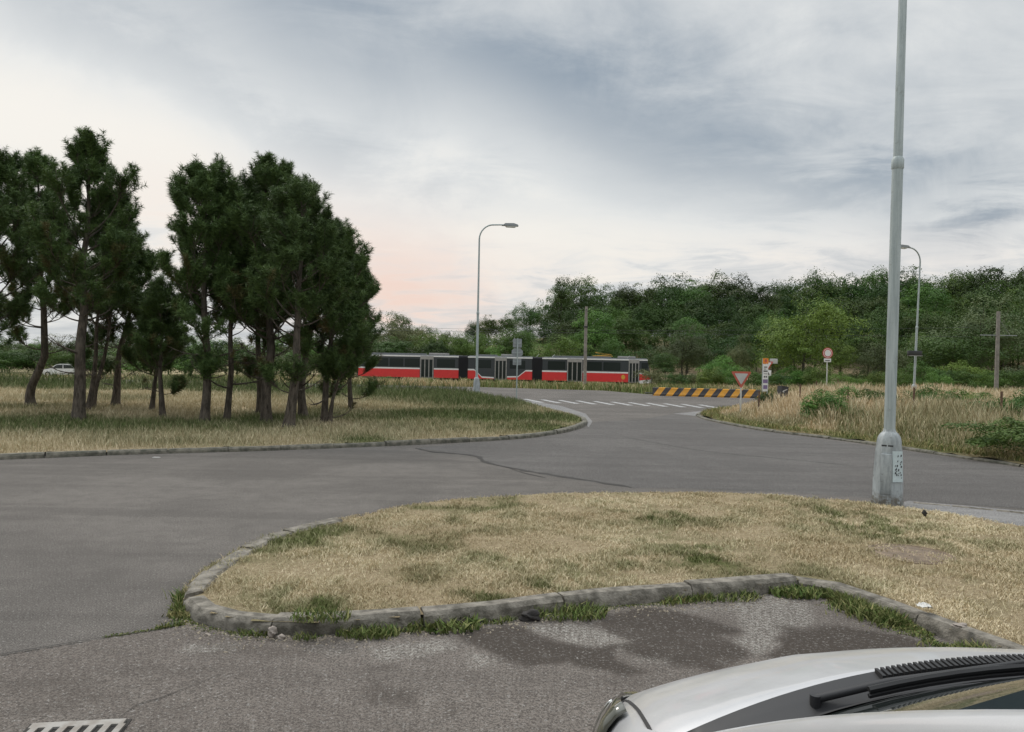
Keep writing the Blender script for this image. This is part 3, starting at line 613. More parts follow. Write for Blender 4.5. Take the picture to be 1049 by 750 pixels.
# ================================================================== BROADLEAF TREES
def leaf_mat(name, a, b_, var=.5):
    mt, t, b = newmat(name); r = t.attr('rnd'); oi = t.add('ShaderNodeObjectInfo').outputs['Random']
    col = t.mix(r, a, b_); k = t.ramp(oi, 0, 1, .55, 1.25, False)
    hs = t.add('ShaderNodeHueSaturation'); t.set(hs.inputs['Color'], col); t.set(hs.inputs['Value'], k); t.set(hs.inputs['Hue'], t.ramp(t.math('FRACT', t.math('MULTIPLY', oi, 7.3)), 0, 1, .472, .520, False))
    t.set(b.inputs['Base Color'], hs.outputs[0]); b.inputs['Roughness'].default_value = .6; b.inputs['Specular IOR Level'].default_value = .25
    tr = t.add('ShaderNodeBsdfTranslucent'); t.set(tr.inputs[0], hs.outputs[0]); mxs = t.add('ShaderNodeMixShader'); mxs.inputs[0].default_value = .22
    t.l.new(b.outputs[0], mxs.inputs[1]); t.l.new(tr.outputs[0], mxs.inputs[2]); t.l.new(mxs.outputs[0], t.n['Material Output'].inputs[0]); return mt
M['leaf_dark'] = leaf_mat('leaves_dark', (.026, .062, .013), (.084, .150, .031))
M['leaf_mid'] = leaf_mat('leaves_mid', (.046, .098, .018), (.128, .212, .042))
M['leaf_light'] = leaf_mat('leaves_light', (.056, .122, .020), (.135, .235, .045))
M['leaf_olive'] = leaf_mat('leaves_olive', (.065, .088, .034), (.140, .165, .072))
def crown_data(rx, rz, cz, seed, nleaf, size, nclump=34, shape='round', fill=.20):
    """clumps of small leaf faces spread over and in an uneven crown; returns arrays"""
    rg = np.random.default_rng(seed); C = []
    while len(C) < nclump:
        v = rg.normal(size=3); v /= np.linalg.norm(v)
        if v[2] < -.55: continue
        rr = rg.uniform(.40, 1.08); hgt = v[2]
        wide = {'round': 1.0, 'tall': 1-.35*max(hgt, 0), 'spread': 1+.15*max(hgt, 0), 'cone': 1-.6*max(hgt, -.2)}[shape]
        C.append((v[0]*rx*rr*wide, v[1]*rx*rr*wide, cz+v[2]*rz*rr, (.15+.42*rg.random()**1.6)*min(rx, rz)))
    C = np.array(C); n = nleaf; ci = rg.choice(len(C), n, p=C[:, 3]**2/np.sum(C[:, 3]**2)); v = rg.normal(size=(n, 3)); v /= np.linalg.norm(v, axis=1)[:, None]
    v[:, 2] = np.where(v[:, 2] < -.35, -v[:, 2], v[:, 2]); rr = rg.uniform(.80, 1.08, n)
    ex = rg.random(n); rr = np.where(ex < .22, rg.uniform(1.0, 1.45, n), rr); sqz = rg.uniform(.65, 1.35, (len(C), 3)); p = C[ci, :3]+v*(C[ci, 3]*rr)[:, None]*sqz[ci]*np.array([1.0, 1.0, .8])
    lump = lambda a, b, c: np.sin(a*1.9+seed)*np.cos(b*2.3+seed*2)+np.sin(c*2.7+a)*.6
    p = p+np.stack([lump(p[:, 1], p[:, 2], p[:, 0]), lump(p[:, 2], p[:, 0], p[:, 1]), .8*lump(p[:, 0], p[:, 1], p[:, 2])], 1)*.085*min(rx, rz)
    k = rg.random(n) < fill; iv = rg.normal(size=(k.sum(), 3)); iv /= np.linalg.norm(iv, axis=1)[:, None]; ir = rg.random(k.sum())**.4*.8
    p[k] = iv*ir[:, None]*np.array([rx, rx, rz])+np.array([0, 0, cz])
    nrm = v*1.1+rg.normal(size=(n, 3))*.45+np.array([0, 0, .30]); nrm /= np.linalg.norm(nrm, axis=1)[:, None]
    a = np.cross(nrm, rg.normal(size=(n, 3))); a /= np.linalg.norm(a, axis=1)[:, None]; b = np.cross(nrm, a)
    s = (size*rg.uniform(.55, 1.25, n))[:, None]; V = np.stack([p-a*s*.9, p-b*s*.5, p+a*s*1.0, p+b*s*.5], 1).reshape(-1, 3)
    tone = rg.random(len(C))[ci]; rnd = np.clip(.62*tone+.38*rg.random(n), 0, 1)
    return V, np.arange(4*n).reshape(-1, 4), {'rnd': np.repeat(rnd, 4)}, C
def broad_proto(kind, seed, h, rx, mat, shape, nleaf=13000, size=.125, trunk_r=.16, bottom=.18):
    """a tree of height h as mesh data: (trunk mesh, crown mesh)"""
    rnd = random.Random(seed); rz = h*(1-bottom)/2; cz = h-rz
    V, Q, A, C = crown_data(rx, rz*.95, cz-.02*h, seed, nleaf, size, 42, shape)
    cm = np_mesh('crown', V, Q, None, A); cm.materials.append(mat)
    mb = MB(); zs = [-.6, 0, .3, h*.3, h*.55, h*.8]; pts = [Vector((rnd.uniform(-.15, .15)*(i > 1), rnd.uniform(-.15, .15)*(i > 1), z)) for i, z in enumerate(zs)]
    mb.tube(pts, [trunk_r*1.3, trunk_r*1.15, trunk_r, trunk_r*.75, trunk_r*.5, trunk_r*.2], 8)
    for i in range(7):
        c = C[rnd.randrange(len(C))]; a = pts[3].lerp(pts[4], rnd.random()); e = Vector(c[:3]); m_ = a.lerp(e, .5)+Vector((0, 0, -.08*h)); mb.tube([a, m_, e], [trunk_r*.45, trunk_r*.3, trunk_r*.08], 5, False)
    tm = mb.mesh('trunk', 60); tm.materials.append(M['bark']); return tm, cm, h
PROTO = {}
for i in range(4): PROTO['dark', i] = broad_proto('dark', 100+i, 10, 3.3+.3*i, M['leaf_dark'], ('round', 'tall', 'spread', 'round')[i])
for i in range(3): PROTO['mid', i] = broad_proto('mid', 120+i, 10, 3.2+.3*i, M['leaf_mid'], ('round', 'tall', 'spread')[i])
for i in range(2): PROTO['light', i] = broad_proto('light', 140+i, 8, 3.6, M['leaf_light'], ('round', 'spread')[i], 15000, .11, bottom=.10)
for i in range(2): PROTO['olive', i] = broad_proto('olive', 150+i, 8, 3.4, M['leaf_olive'], ('round', 'spread')[i], 14000, .10, bottom=.08)
PROTO['thin', 0] = broad_proto('thin', 160, 10, 2.3, M['leaf_mid'], 'tall', 4200, .12, .12, .3)
PROTO['conifer', 0] = broad_proto('conifer', 161, 10, 2.0, M['leaf_dark'], 'cone', 10000, .10, .14, .06)
for i in range(3): PROTO['bush', i] = broad_proto('bush', 170+i, 3, 1.9+.3*i, (M['leaf_mid'], M['leaf_dark'], M['leaf_light'])[i], 'round', 11000, .07, .05, .0)
PROTO['paleBush', 0] = broad_proto('bush', 180, 3, 1.9, M['leaf_olive'], 'round', 3600, .10, .05, .0)
rt = random.Random(3)
def tree(kind, px, topy, d, label, group, wide=1.0, var=None, name=None, cat='tree', botz=None):
    q = P(px, topy, d); x = q[0]; zb = float(zt(x, d)) if botz is None else botz; h = max(.6, q[2]-zb); ks = [k for k in PROTO if k[0] == kind]
    key = (kind, var) if var is not None else rt.choice(ks); tm, cm, h0 = PROTO[key]
    o = thing(name or ('broadleaf_tree' if 'ush' not in kind else 'bush'), label, cat, (x, d, zb), rt.uniform(0, 6.28), group)
    s = h/h0; sx = s*wide; o.scale = (sx, sx*rt.uniform(.92, 1.08), s)
    for nm, me in (('trunk', tm), ('crown', cm)):
        c = bpy.data.objects.new(nm, me); COL.objects.link(c); c.parent = o
    return o
SKY = [(392, 340), (410, 326), (426, 338), (440, 336), (456, 339), (472, 343), (486, 329), (501, 323), (520, 322), (540, 312), (558, 308), (575, 293), (596, 289), (616, 294), (632, 300), (642, 290), (656, 293), (672, 286), (690, 284), (708, 288), (728, 282), (745, 282), (765, 288), (782, 293), (802, 287), (822, 288), (841, 281), (858, 286), (872, 283), (896, 273), (915, 280), (937, 274), (960, 288), (985, 277), (1003, 278), (1020, 271), (1045, 274), (1072, 272), (1100, 276), (1130, 272), (1165, 276), (1200, 274)]
def skyl(px): return float(np.interp(px, [s[0] for s in SKY], [s[1] for s in SKY]))
def zone(px): return 'left of the tram stop sign' if px < 560 else 'behind the right half of the tram' if px < 670 else 'behind the striped barrier' if px < 790 else 'behind the round red sign' if px < 900 else 'right of the thick lamp post'
for px, ty in SKY:
    d = rt.uniform(126, 138) if px > 480 else rt.uniform(118, 128)
    kd = rt.choice(('dark', 'dark', 'dark', 'mid')); tree(kd, px, ty, d, 'tree with its top on the forest skyline %s' % zone(px), 'forest skyline trees %s' % zone(px), rt.uniform(.8, 1.05))
for px in range(500, 1210, 21):
    q = px+rt.uniform(-8, 8); tree(rt.choice(('dark', 'dark', 'mid', 'dark')), q, skyl(q)+rt.uniform(16, 28), rt.uniform(116, 122), 'dark tree in the upper slope of the wood %s' % zone(q), 'upper slope trees %s' % zone(q), rt.uniform(.9, 1.15))
for px in range(545, 1210, 23):
    q = px+rt.uniform(-9, 9); tree(rt.choice(('dark', 'mid', 'dark', 'dark')), q, skyl(q)+rt.uniform(34, 50), rt.uniform(106, 111), 'green tree in the middle slope of the wood %s' % zone(q), 'middle slope trees %s' % zone(q), rt.uniform(.95, 1.2))
for px in range(470, 1210, 25):
    q = px+rt.uniform(-9, 9); top = min(skyl(q)+rt.uniform(54, 72), 361) if q > 560 else rt.uniform(340, 352)
    tree(rt.choice(('dark', 'mid', 'dark', 'mid')), q, top, rt.uniform(96, 101), 'lower tree at the front edge of the wood %s' % zone(q), 'front edge trees %s' % zone(q), rt.uniform(1.0, 1.3))
# trees and bushes that stand out
tree('light', 826, 311, 78, 'large bright green tree left of the round red sign', None, 1.02, 0)
tree('olive', 905, 346, 76, 'rounded pale olive tree right of the round red sign', None, 1.15, 0)
tree('olive', 1008, 308, 90, 'broad olive green tree behind the right utility pole', None, 1.05, 1)
tree('dark', 975, 338, 86, 'dark spreading tree left of the right utility pole', None, 1.7, 2)
tree('conifer', 808, 297, 112, 'narrow pointed tree rising behind the bright green tree', None, .95, 0, 'pointed_tree')
tree('conifer', 576, 289, 123, 'pointed conifer at the left shoulder of the hill', None, 1.0, 0, 'pointed_tree')
tree('thin', 841, 277, 128, 'thin sparse tree poking above the skyline', None, .9, 0)
tree('olive', 757, 346, 88, 'pale narrow willow like tree behind the give way sign', None, .62, 0)
tree('olive', 700, 335, 90, 'greyish green rounded tree right of the tram front', None, .95, 1)
tree('mid', 682, 364, 84, 'dark rounded bush touching the front of the tram', None, 1.4, 0)
tree('light', 737, 366, 80, 'yellow green shrub behind the middle of the barrier', None, 1.3, 1)
tree('mid', 890, 322, 100, 'mid green tree left of the thick lamp post', None, .9, 1)
tree('light', 570, 345, 94, 'light green shrub behind the middle of the tram', None, 1.25, 0)
tree('mid', 610, 322, 102, 'grey green rounded tree behind the dark pole', None, 1.2, 0)
tree('light', 625, 350, 95, 'light shrub behind the yellow pantograph', None, 1.2, 1)
tree('light', 520, 356, 96, 'low light green shrub behind the tram left of the sign post', None, 1.6, 1)
tree('olive', 409, 324, 112, 'isolated rounded tree against the pink sky', None, 1.0, 0)
for px in range(-140, 480, 17):
    q = px+rt.uniform(-9, 9); tree(rt.choice(('mid', 'dark', 'olive')), q, rt.uniform(343, 355) if q < 385 else rt.uniform(343, 350), rt.uniform(98, 108), 'distant tree in the low belt behind the pines', 'distant trees behind the pines', rt.uniform(1.2, 1.6))
for px in range(-120, 385, 15):
    q = px+rt.uniform(-8, 8); tree(rt.choice(('bush', 'paleBush', 'bush')), q, rt.uniform(354, 368), rt.uniform(90, 97), 'bush in the hedge beyond the meadow behind the pines', 'hedge bushes behind the pines', rt.uniform(1.0, 1.4), cat='bush')
for px in range(672, 1210, 17):
    q = px+rt.uniform(-6, 6); tree(rt.choice(('bush', 'bush', 'paleBush')), q, rt.uniform(372, 384), rt.uniform(64, 80), 'low bush at the foot of the wood %s' % zone(q), 'bushes at the foot of the wood %s' % zone(q), rt.uniform(.9, 1.3), cat='bush')
for i, (px, ty, d, wd, lb) in enumerate([(850, 398, 22, 1.1, 'small green shrub in the dry grass below the round red sign'), (1051, 428, 14.6, 1.9, 'dark green bush cut by the right frame edge'), (1040, 404, 21, 1.3, 'bright green shrub behind the last rusty post'), (1000, 401, 27, 1.4, 'green shrub in the dry grass left of the last rusty post'), (893, 398, 27, 1.4, 'grey green shrub hidden behind the thick lamp post'), (786, 402, 27.5, .8, 'dark shrub at the foot of the tram stop sign'), (950, 398, 27, 1.3, 'leafy shrub in the dry grass right of the far lamp'), (442, 388, 58, 1.0, 'low green bush before the rear tram section'), (394, 386, 62, 1.1, 'round bush at the rear end of the tram')]):
    tree('bush', px, ty, d, lb, None, wd, (0, 1, 2, 0, 1, 1, 2, 0, 0)[i], cat='bush', botz=.03 if d < 45 else None)
# ================================================================== STREET FURNITURE
mt, t, b = newmat('galvanised_paint'); p = t.obj(); n = t.noise(sv2(t, p, (6, 6, .35)), 3.0, 7, .7); n2 = t.noise(p, 14, 6, .7)
col = t.mix(t.ramp(n, .35, .68), (.30, .345, .345), (.44, .49, .485)); col = t.mix(t.ramp(n2, .60, .72, 0, .6), col, (.20, .20, .18)); t.set(b.inputs['Base Color'], col); b.inputs['Metallic'].default_value = .2; t.set(b.inputs['Roughness'], t.ramp(n2, .3, .7, .45, .7)); M['galv'] = mt
mt, t, b = newmat('grey_cast_base'); p = t.obj(); n = t.noise(sv2(t, p, (5, 5, 1.2)), 3.0, 7, .7); n2 = t.noise(p, 22, 6, .7); sz = t.add('ShaderNodeSeparateXYZ'); t.l.new(p, sz.inputs[0])
col = t.mix(t.ramp(n, .35, .66), (.235, .255, .26), (.38, .41, .415)); col = t.mix(t.ramp(n2, .58, .70, 0, .7), col, (.13, .12, .10)); col = t.mix(t.math('MULTIPLY', t.ramp(sz.outputs[2], .02, .16, 1, 0), t.ramp(n2, .3, .6)), col, (.12, .105, .08)); t.set(b.inputs['Base Color'], col); t.set(b.inputs['Roughness'], t.ramp(n2, .3, .7, .45, .75)); bump(t, b, n2, .15, .01); M['cast'] = mt
M['dark'] = simple('dark_metal', (.03, .03, .032), .5); M['lampglass'] = simple('lamp_glass', (.55, .55, .5), .2)
M['concrete'] = simple('weathered_concrete', (.27, .245, .22), .9, var=.2, scale=4, bs=.3)
M['wood'] = simple('grey_wood', (.20, .17, .14), .9, var=.2, scale=5, bs=.3); M['rust'] = simple('rusty_steel', (.16, .095, .06), .85, var=.25, scale=20)
M['white'] = simple('white_enamel', (.72, .72, .70), .45, var=.05); M['offwhite'] = simple('faded_white', (.50, .50, .48), .6, var=.08)
M['red'] = simple('sign_red', (.50, .045, .035), .45, var=.08); M['fadedred'] = simple('faded_red', (.52, .115, .075), .55, var=.1); M['signback'] = simple('sign_back', (.30, .32, .33), .5, .5, .08)
M['orange'] = simple('orange_panel', (.75, .25, .03), .5, var=.05); M['plum'] = simple('plum_print', (.22, .16, .30), .6); M['ink'] = simple('black_print', (.04, .04, .045), .6)
M['poster'] = simple('pale_poster', (.52, .60, .61), .7, var=.08, scale=14); M['postwhite'] = simple('post_white', (.58, .58, .55), .5, var=.1)

def lamp_post(base, label, arm_az, arm, hgt=8.95, rb=.066, collar=4.18, rt_=.055, sticker=False, rz=0.0, lean=(0, 0)):
    o = thing('street_lamp', label, 'street lamp', base, 0, None); o.rotation_euler = (lean[1], lean[0], 0)
    k = .172/math.cos(PI/8)
    mb = MB(); mb.lathe([(k*1.02, -.06), (k*1.02, .02), (k*.97, .05), (k*.96, .30), (k*.86, .62), (k*.80, .70), (k*.79, .75), (k*.72, .805), (k*.56, .85), (.085, .865), (.075, .88), (.072, .90)], 8)
    a = rz-PI/8; mb.v = [(x*math.cos(a)-y*math.sin(a), x*math.sin(a)+y*math.cos(a), z) for x, y, z in mb.v]
    bo = mb.build('base', M['cast'], o, 28)
    dm = MB(); MM = Matrix.Rotation(rz, 4, 'Z')                       # door panel, slots and skirt on the face
    dm.box(.14, .174, -.062, .062, .10, .60, MM, .006); dm.build('door', M['cast'], bo)
    for yy in (-.036, .036): sm = MB(); sm.box(.120, .1395, yy-.030, yy+.030, .690, .712, MM, .003); sm.build('slot', M['dark'], bo)
    if sticker:
        MM2 = Matrix.Rotation(rz+PI/4, 4, 'Z')
        def facep(y, z): return (.1655-(z-.3)*.052+.006, y, z)
        pm = MB(); rows = []
        for i in range(7):
            z = .26+.38*i/6; yy = .066; rows.append([tuple(MM2 @ Vector(facep(-yy, z))), tuple(MM2 @ Vector((facep(0, z)[0]+.004, 0, z))), tuple(MM2 @ Vector(facep(yy+.008, z)))])
        pm.grid(rows); po = pm.build('poster', M['poster'], bo, None)
        md = po.modifiers.new('thick', 'SOLIDIFY'); md.thickness = .003
        im = MB(); rr = random.Random(4)
        for i in range(22):
            y = rr.uniform(-.03, .06); z = rr.uniform(.33, .54) if i < 14 else rr.uniform(.28, .60); f = facep(y, z); s = rr.uniform(.002, .007); w_ = rr.uniform(.004, .016)
            im.prism([(y-s, z-w_), (y+s*.7, z-w_*.6), (y+s, z+w_*.5), (y+s*.2, z+w_), (y-s*1.2, z+w_*.2)], f[0]+.003, f[0]+.009, 'yz', MM2)
        im.build('print', M['ink'], po)
    pm = MB(); pm.tube([(0, 0, .86), (0, 0, collar)], [rb, rb*.98], 20); pm.lathe([(rb*.98, collar-.02), (rb*1.12, collar), (rb*1.12, collar+.10), (rt_, collar+.14)], 20); pm.build('pole', M['galv'], o, 40)
    dx_, dy_ = math.sin(arm_az), math.cos(arm_az); pts = [(0, 0, collar+.12), (0, 0, hgt-.85)]; rr = [rt_, rt_*.78]
    for i in range(1, 9):
        a = PI/2*i/8; u = .75*(1-math.cos(a)); pts.append((dx_*u, dy_*u, hgt-.85+.80*math.sin(a))); rr.append(rt_*.72)
    pts.append((dx_*arm, dy_*arm, hgt-.02)); rr.append(rt_*.62)
    am = MB(); am.tube(pts, rr, 14); am.build('arm', M['galv'], o, 50)
    hm = MB(); rot = Matrix.Translation((dx_*arm, dy_*arm, hgt-.02)) @ Matrix.Rotation(PI/2-arm_az, 4, 'Z')
    hm.prism([(-.12, -.05), (0.05, .075), (.50, .095), (.72, .03), (.76, -.05)], -.12, .12, 'xz', rot); hd = hm.build('lamp_head', M['signback'], o, 30)
    lm = MB(); lm.prism([(.06, -.052), (.14, -.12), (.58, -.12), (.70, -.052)], -.10, .10, 'xz', rot); lm.build('lens', M['lampglass'], hd, 30)
    return o
b0 = G(909, 513, .06); lamp_post(b0, 'thick grey lamp post in the island grass, large base with a torn poster', R(20), 2.0, sticker=True, rz=R(-124), lean=(R(.55), 0))
lamp_post(G(488, 404.5, .0)+np.array([0, 0, .05]), 'grey street lamp on the pine lawn, its arm reaching right above the tram', R(80), 1.3, rz=R(20))
q = P(936, 396, 45); lamp_post((q[0], 45, .03), 'far street lamp among the dry grass, short arm pointing left', R(-100), .85, rz=R(10), lean=(R(1.6), 0))

def post(mb, r, z0, z1, x=0, y=0, n=10): mb.tube([(x, y, z0), (x, y, z1)], r, n)
def roundpoly(pts, r, k=4):
    out = []; n = len(pts)
    for i in range(n):
        p, a, b = Vector(pts[i]), Vector(pts[i-1]), Vector(pts[(i+1) % n]); u = (a-p).normalized(); v = (b-p).normalized(); p1 = p+u*r; p2 = p+v*r
        for j in range(k+1):
            s = j/k; out.append(tuple(p1*(1-s)**2+p*2*s*(1-s)+p2*s*s))
    return out
def tri_sign(o, zc, side, redm, whitem, y0=-.035):
    h = side*.866; pts = [(-side/2, zc+h/3), (side/2, zc+h/3), (0, zc-2*h/3)]
    mb = MB(); mb.prism(roundpoly(pts, side*.09), y0-.004, y0+.006); sp_ = mb.build('sign_plate', redm, o, 30)
    s = .66; pts2 = [(x*s, zc+(z-zc)*s) for x, z in pts]; mb = MB(); mb.prism(roundpoly(pts2, side*.05), y0-.008, y0-.0035); mb.build('white_field', whitem, sp_, 30)
def rect_plate(o, x0, x1, z0, z1, mat, y0=-.035, name='plate'):
    mb = MB(); mb.box(x0, x1, y0-.006, y0+.006, z0, z1, None, .002); return mb.build(name, mat, o)
# near give way sign
b = G(758.5, 425.5, .06); o = thing('give_way_sign', 'faded triangular give way sign on a white post at the verge tip', 'road sign', b, R(-12)); d = b[1]
zc = P(760.5, 386.5, d)[2]-b[2]; mb = MB(); post(mb, .030, -.3, zc-.05); mb.build('post', M['postwhite'], o); tri_sign(o, zc, .68, M['fadedred'], M['offwhite'], -.036)
# back of a sign column by the lawn
b = G(529, 412.5, .05); d = b[1]; o = thing('sign_post', 'thin sign post seen from behind with three stacked grey sign backs', 'road sign', b, R(8)); zz = lambda y: P(528, y, d)[2]-b[2]
mb = MB(); post(mb, .028, -.3, zz(346.5)); mb.build('post', M['galv'], o)
for (y0, y1, w_, oct_) in [(347, 356, .185, 0), (356.8, 366, .235, 1), (367.5, 374, .18, 0)]:
    mb = MB(); z0, z1 = zz(y1), zz(y0)
    if oct_:
        c_ = .28*(z1-z0); pts = [(-w_, z0+c_), (-w_+c_, z0), (w_-c_, z0), (w_, z0+c_), (w_, z1-c_), (w_-c_, z1), (-w_+c_, z1), (-w_, z1-c_)]
    else: pts = roundpoly([(-w_, z0), (w_, z0), (w_, z1), (-w_, z1)], .03)
    mb.prism(pts, .03, .042); s_ = mb.build('sign_plate', M['signback'], o, 30)
    mb = MB(); zm = (z0+z1)/2; mb.box(-w_*.9, w_*.9, .012, .030, zm-.015, zm+.015); mb.build('bracket', M['galv'], s_)
# tram stop sign column
b = P(783.5, 404, 45); o = thing('tram_stop_sign', 'tall narrow tram stop panel with orange top and white notices', 'tram stop', (b[0], 45, .05), R(10)); zz = lambda y: P(783, y, 45)[2]-.05
for xx in (-.16, .16): mb = MB(); post(mb, .03, -.3, zz(367), xx, .03); mb.build('post', M['galv'], o)
mb = MB(); mb.box(-.165, .165, -.03, .02, zz(401), zz(373)); pn = mb.build('notice_panel', M['white'], o)
mb = MB(); mb.box(-.17, .17, -.035, .025, zz(372.6), zz(367)); hd = mb.build('header', M['orange'], o)
mb = MB(); mb.box(-.07, .07, -.042, -.036, zz(371.2), zz(368.6)); mb.box(-.04, .04, -.042, -.036, zz(368.4), zz(367.8)); mb.build('emblem', M['fadedred'], hd)
mb = MB()
for (x0, x1, ya, yb) in [(-.10, .10, 376.6, 375.6), (-.12, .04, 378.4, 377.8), (-.13, .13, 380.9, 379.6), (-.10, -.02, 386.8, 385.2), (.02, .10, 386.8, 385.2), (-.12, .12, 383.2, 382.7)]: mb.box(x0, x1, -.036, -.0305, zz(ya), zz(yb))
mb.build('print', M['ink'], pn)
mb = MB(); mb.box(-.15, .15, -.036, -.0305, zz(392.5), zz(388.6)); mb.box(-.13, .13, -.036, -.0305, zz(398.5), zz(394.5)); mb.build('timetable', M['plum'], pn)
# second give way sign with an extra plate
b = P(786.5, 398, 50); o = thing('give_way_sign', 'small red give way sign with a white plate below, behind the tram stop sign', 'road sign', (b[0], 50, -.05), R(-5)); zz = lambda y: P(787, y, 50)[2]+.05
mb = MB(); post(mb, .03, -.4, zz(369.5)); mb.build('post', M['galv'], o); tri_sign(o, zz(373.2), .62, M['red'], M['white'])
rect_plate(o, -.19, .19, zz(385), zz(379.3), M['white']); pl_ = rect_plate(o, .10, .60, zz(372.4), zz(367.4), M['offwhite'], .02)
mb = MB(); mb.prism([(-.09, zz(384)), (.09, zz(384)), (.0, zz(381))], -.048, -.042); mb.build('print', M['ink'], o)
# round prohibition sign
b = P(846.8, 398, 47); o = thing('round_sign', 'round white road sign with a red ring above the dry grass', 'road sign', (b[0], 47, .0), R(6)); zz = lambda y: P(848, y, 47)[2]
mb = MB(); post(mb, .033, -.3, zz(357)); mb.build('post', M['postwhite'], o)
def disc(r, zc, n=32): return [(r*math.cos(2*PI*i/n), zc+r*math.sin(2*PI*i/n)) for i in range(n)]
mb = MB(); mb.prism(disc(.335, zz(361.8)), -.045, -.034); rp = mb.build('sign_plate', M['red'], o, 30); mb = MB(); mb.prism(disc(.285, zz(361.8)), -.0495, -.0445); wr = mb.build('white_ring', M['white'], rp, 30)
mb = MB(); mb.prism(disc(.255, zz(361.8)), -.054, -.0490); wr2 = mb.build('red_ring', M['red'], rp, 30); mb = MB(); mb.prism(disc(.205, zz(361.8)), -.0585, -.0535); mb.build('white_field', M['white'], rp, 30)
pl_ = rect_plate(o, -.23, .23, zz(371), zz(367.4), M['white']); mb = MB(); mb.box(-.15, .15, -.046, -.0405, zz(369.7), zz(368.9)); mb.build('print', M['ink'], pl_)
# black box in the grass, street sign at the far lamp
b = P(801.5, 408, 27); o = thing('litter_bin', 'small black box on a thin stake in the grass right of the tram stop sign', 'litter bin', (b[0], 27, .05), R(15)); zz = lambda y: P(801, y, 27)[2]-.05
mb = MB(); post(mb, .02, -.3, zz(407), 0, .12); mb.build('post', M['dark'], o)
mb = MB(); mb.prism([(-.15, zz(407)), (.12, zz(406.6)), (.16, zz(396)), (-.12, zz(395.2))], -.13, .13); bx_ = mb.build('box', M['dark'], o, 20)
mb = MB(); mb.prism([(-.10, zz(400.8)), (-.02, zz(402.4)), (-.03, zz(400.6)), (.10, zz(399.2)), (.10, zz(398.4)), (-.03, zz(399.6))], -.136, -.131); mb.build('white_mark', M['offwhite'], bx_)
q = P(937, 362, 44.6); o = thing('street_sign', 'long black sign box clamped to the far lamp pole', 'sign', (q[0], 44.6, q[2]), R(4))
mb = MB(); mb.box(-.42, .40, -.09, .09, -.13, .15, None, .015); mb.build('box', M['dark'], o); mb = MB(); mb.box(-.38, .44, -.10, .10, -.155, -.135); mb.build('bottom_edge', M['offwhite'], o)
# utility poles
q = P(599, 392, 70); zb = float(zt(q[0], 70)); o = thing('catenary_pole', 'dark straight concrete pole standing in front of the tram', 'pole', (q[0], 70, zb)); zt_ = P(599, 314, 70)[2]-zb
mb = MB(); mb.tube([(0, 0, -.5), (.01, 0, zt_)], [.17, .125], 14); mb.build('pole', M['concrete'], o); mb = MB(); mb.box(-.17, .17, -.17, .17, zt_-1.95, zt_-1.8); mb.box(-.02, .02, -.3, .1, zt_-.35, zt_-.25); mb.build('clamp', M['dark'], o)
q = P(1020.5, 396, 58); zb = float(zt(q[0], 58)); o = thing('utility_pole', 'grey brown utility pole with a thin crossarm at the right', 'pole', (q[0], 58, zb)); zt_ = P(1021.5, 319, 58)[2]-zb
mb = MB(); mb.tube([(0, 0, -.5), (.05, 0, zt_)], [.16, .125], 14); mb.build('pole', M['concrete'], o)
zc = P(1021, 343.5, 58)[2]-zb; mb = MB(); mb.box(-1.3, 1.5, -.03, .03, zc-.03, zc+.03); mb.tube([(.05, 0, zt_-.5), (1.0, 0, zc)], .015, 5); mb.build('crossarm', M['signback'], o)
# rusty stakes along the verge
PO = [(777, 401, 428, 'rusty stake just right of the near give way sign'), (819, 394, 423, 'thin rusty stake left of the round red sign'), (836, 390, 408, 'short far stake directly left of the round red sign post'), (858, 388, 404, 'short far stake right of the round red sign post'), (868, 395, 431, 'rusty stake midway between the round sign and the thick lamp post'), (935.5, 397, 436, 'rusty stake below the far street lamp'), (1025, 401, 445, 'rusty stake nearest the right edge of the frame')]
for px, ty, by, lb in PO:
    b = G(px, by, .05); o = link('fence_stake', MB().tube([(0, 0, -.2), (.012, .01, P(px, ty, b[1])[2]-.05)], .032, 7).mesh('fence_stake'), M['rust']); o.location = [float(v) for v in b]; tag(o, lb, 'stake', 'rusty stakes along the right verge')
# striped barrier
A_ = G(668.5, 405.2, 0); B_ = G(778.5, 408, 0); L_ = float(np.hypot(*(B_-A_)[:2])); az = math.atan2(B_[1]-A_[1], B_[0]-A_[0])
mt, t, b = newmat('barrier_stripes'); p = t.obj(); s_ = t.add('ShaderNodeSeparateXYZ'); t.l.new(p, s_.inputs[0])
ph = t.math('FRACT', t.math('DIVIDE', t.math('SUBTRACT', s_.outputs[0], t.math('MULTIPLY', s_.outputs[2], .75)), L_/8.35)); n = t.noise(p, 5, 5, .6)
col = t.mix(t.math('GREATER_THAN', ph, .52), (.66, .30, .025), (.035, .033, .035)); col = t.mix(t.ramp(n, .45, .75, 0, .45), col, (.16, .13, .10)); t.set(b.inputs['Base Color'], col); b.inputs['Roughness'].default_value = .65
o = thing('road_barrier', 'long low concrete road barrier with slanted black and yellow stripes', 'barrier', A_, az)
mb = MB(); mb.prism([(-.20, 0), (.20, 0), (.20, .10), (.13, .22), (.11, .44), (.08, .47), (-.08, .47), (-.11, .44), (-.13, .22), (-.20, .10)], 0, L_, 'yz'); mb.build('body', mt, o, 30)
mb = MB(); mb.tube([(-.45, 0, .14), (.02, 0, .14)], .03, 8); mb.build('coupling_bar', M['dark'], o)

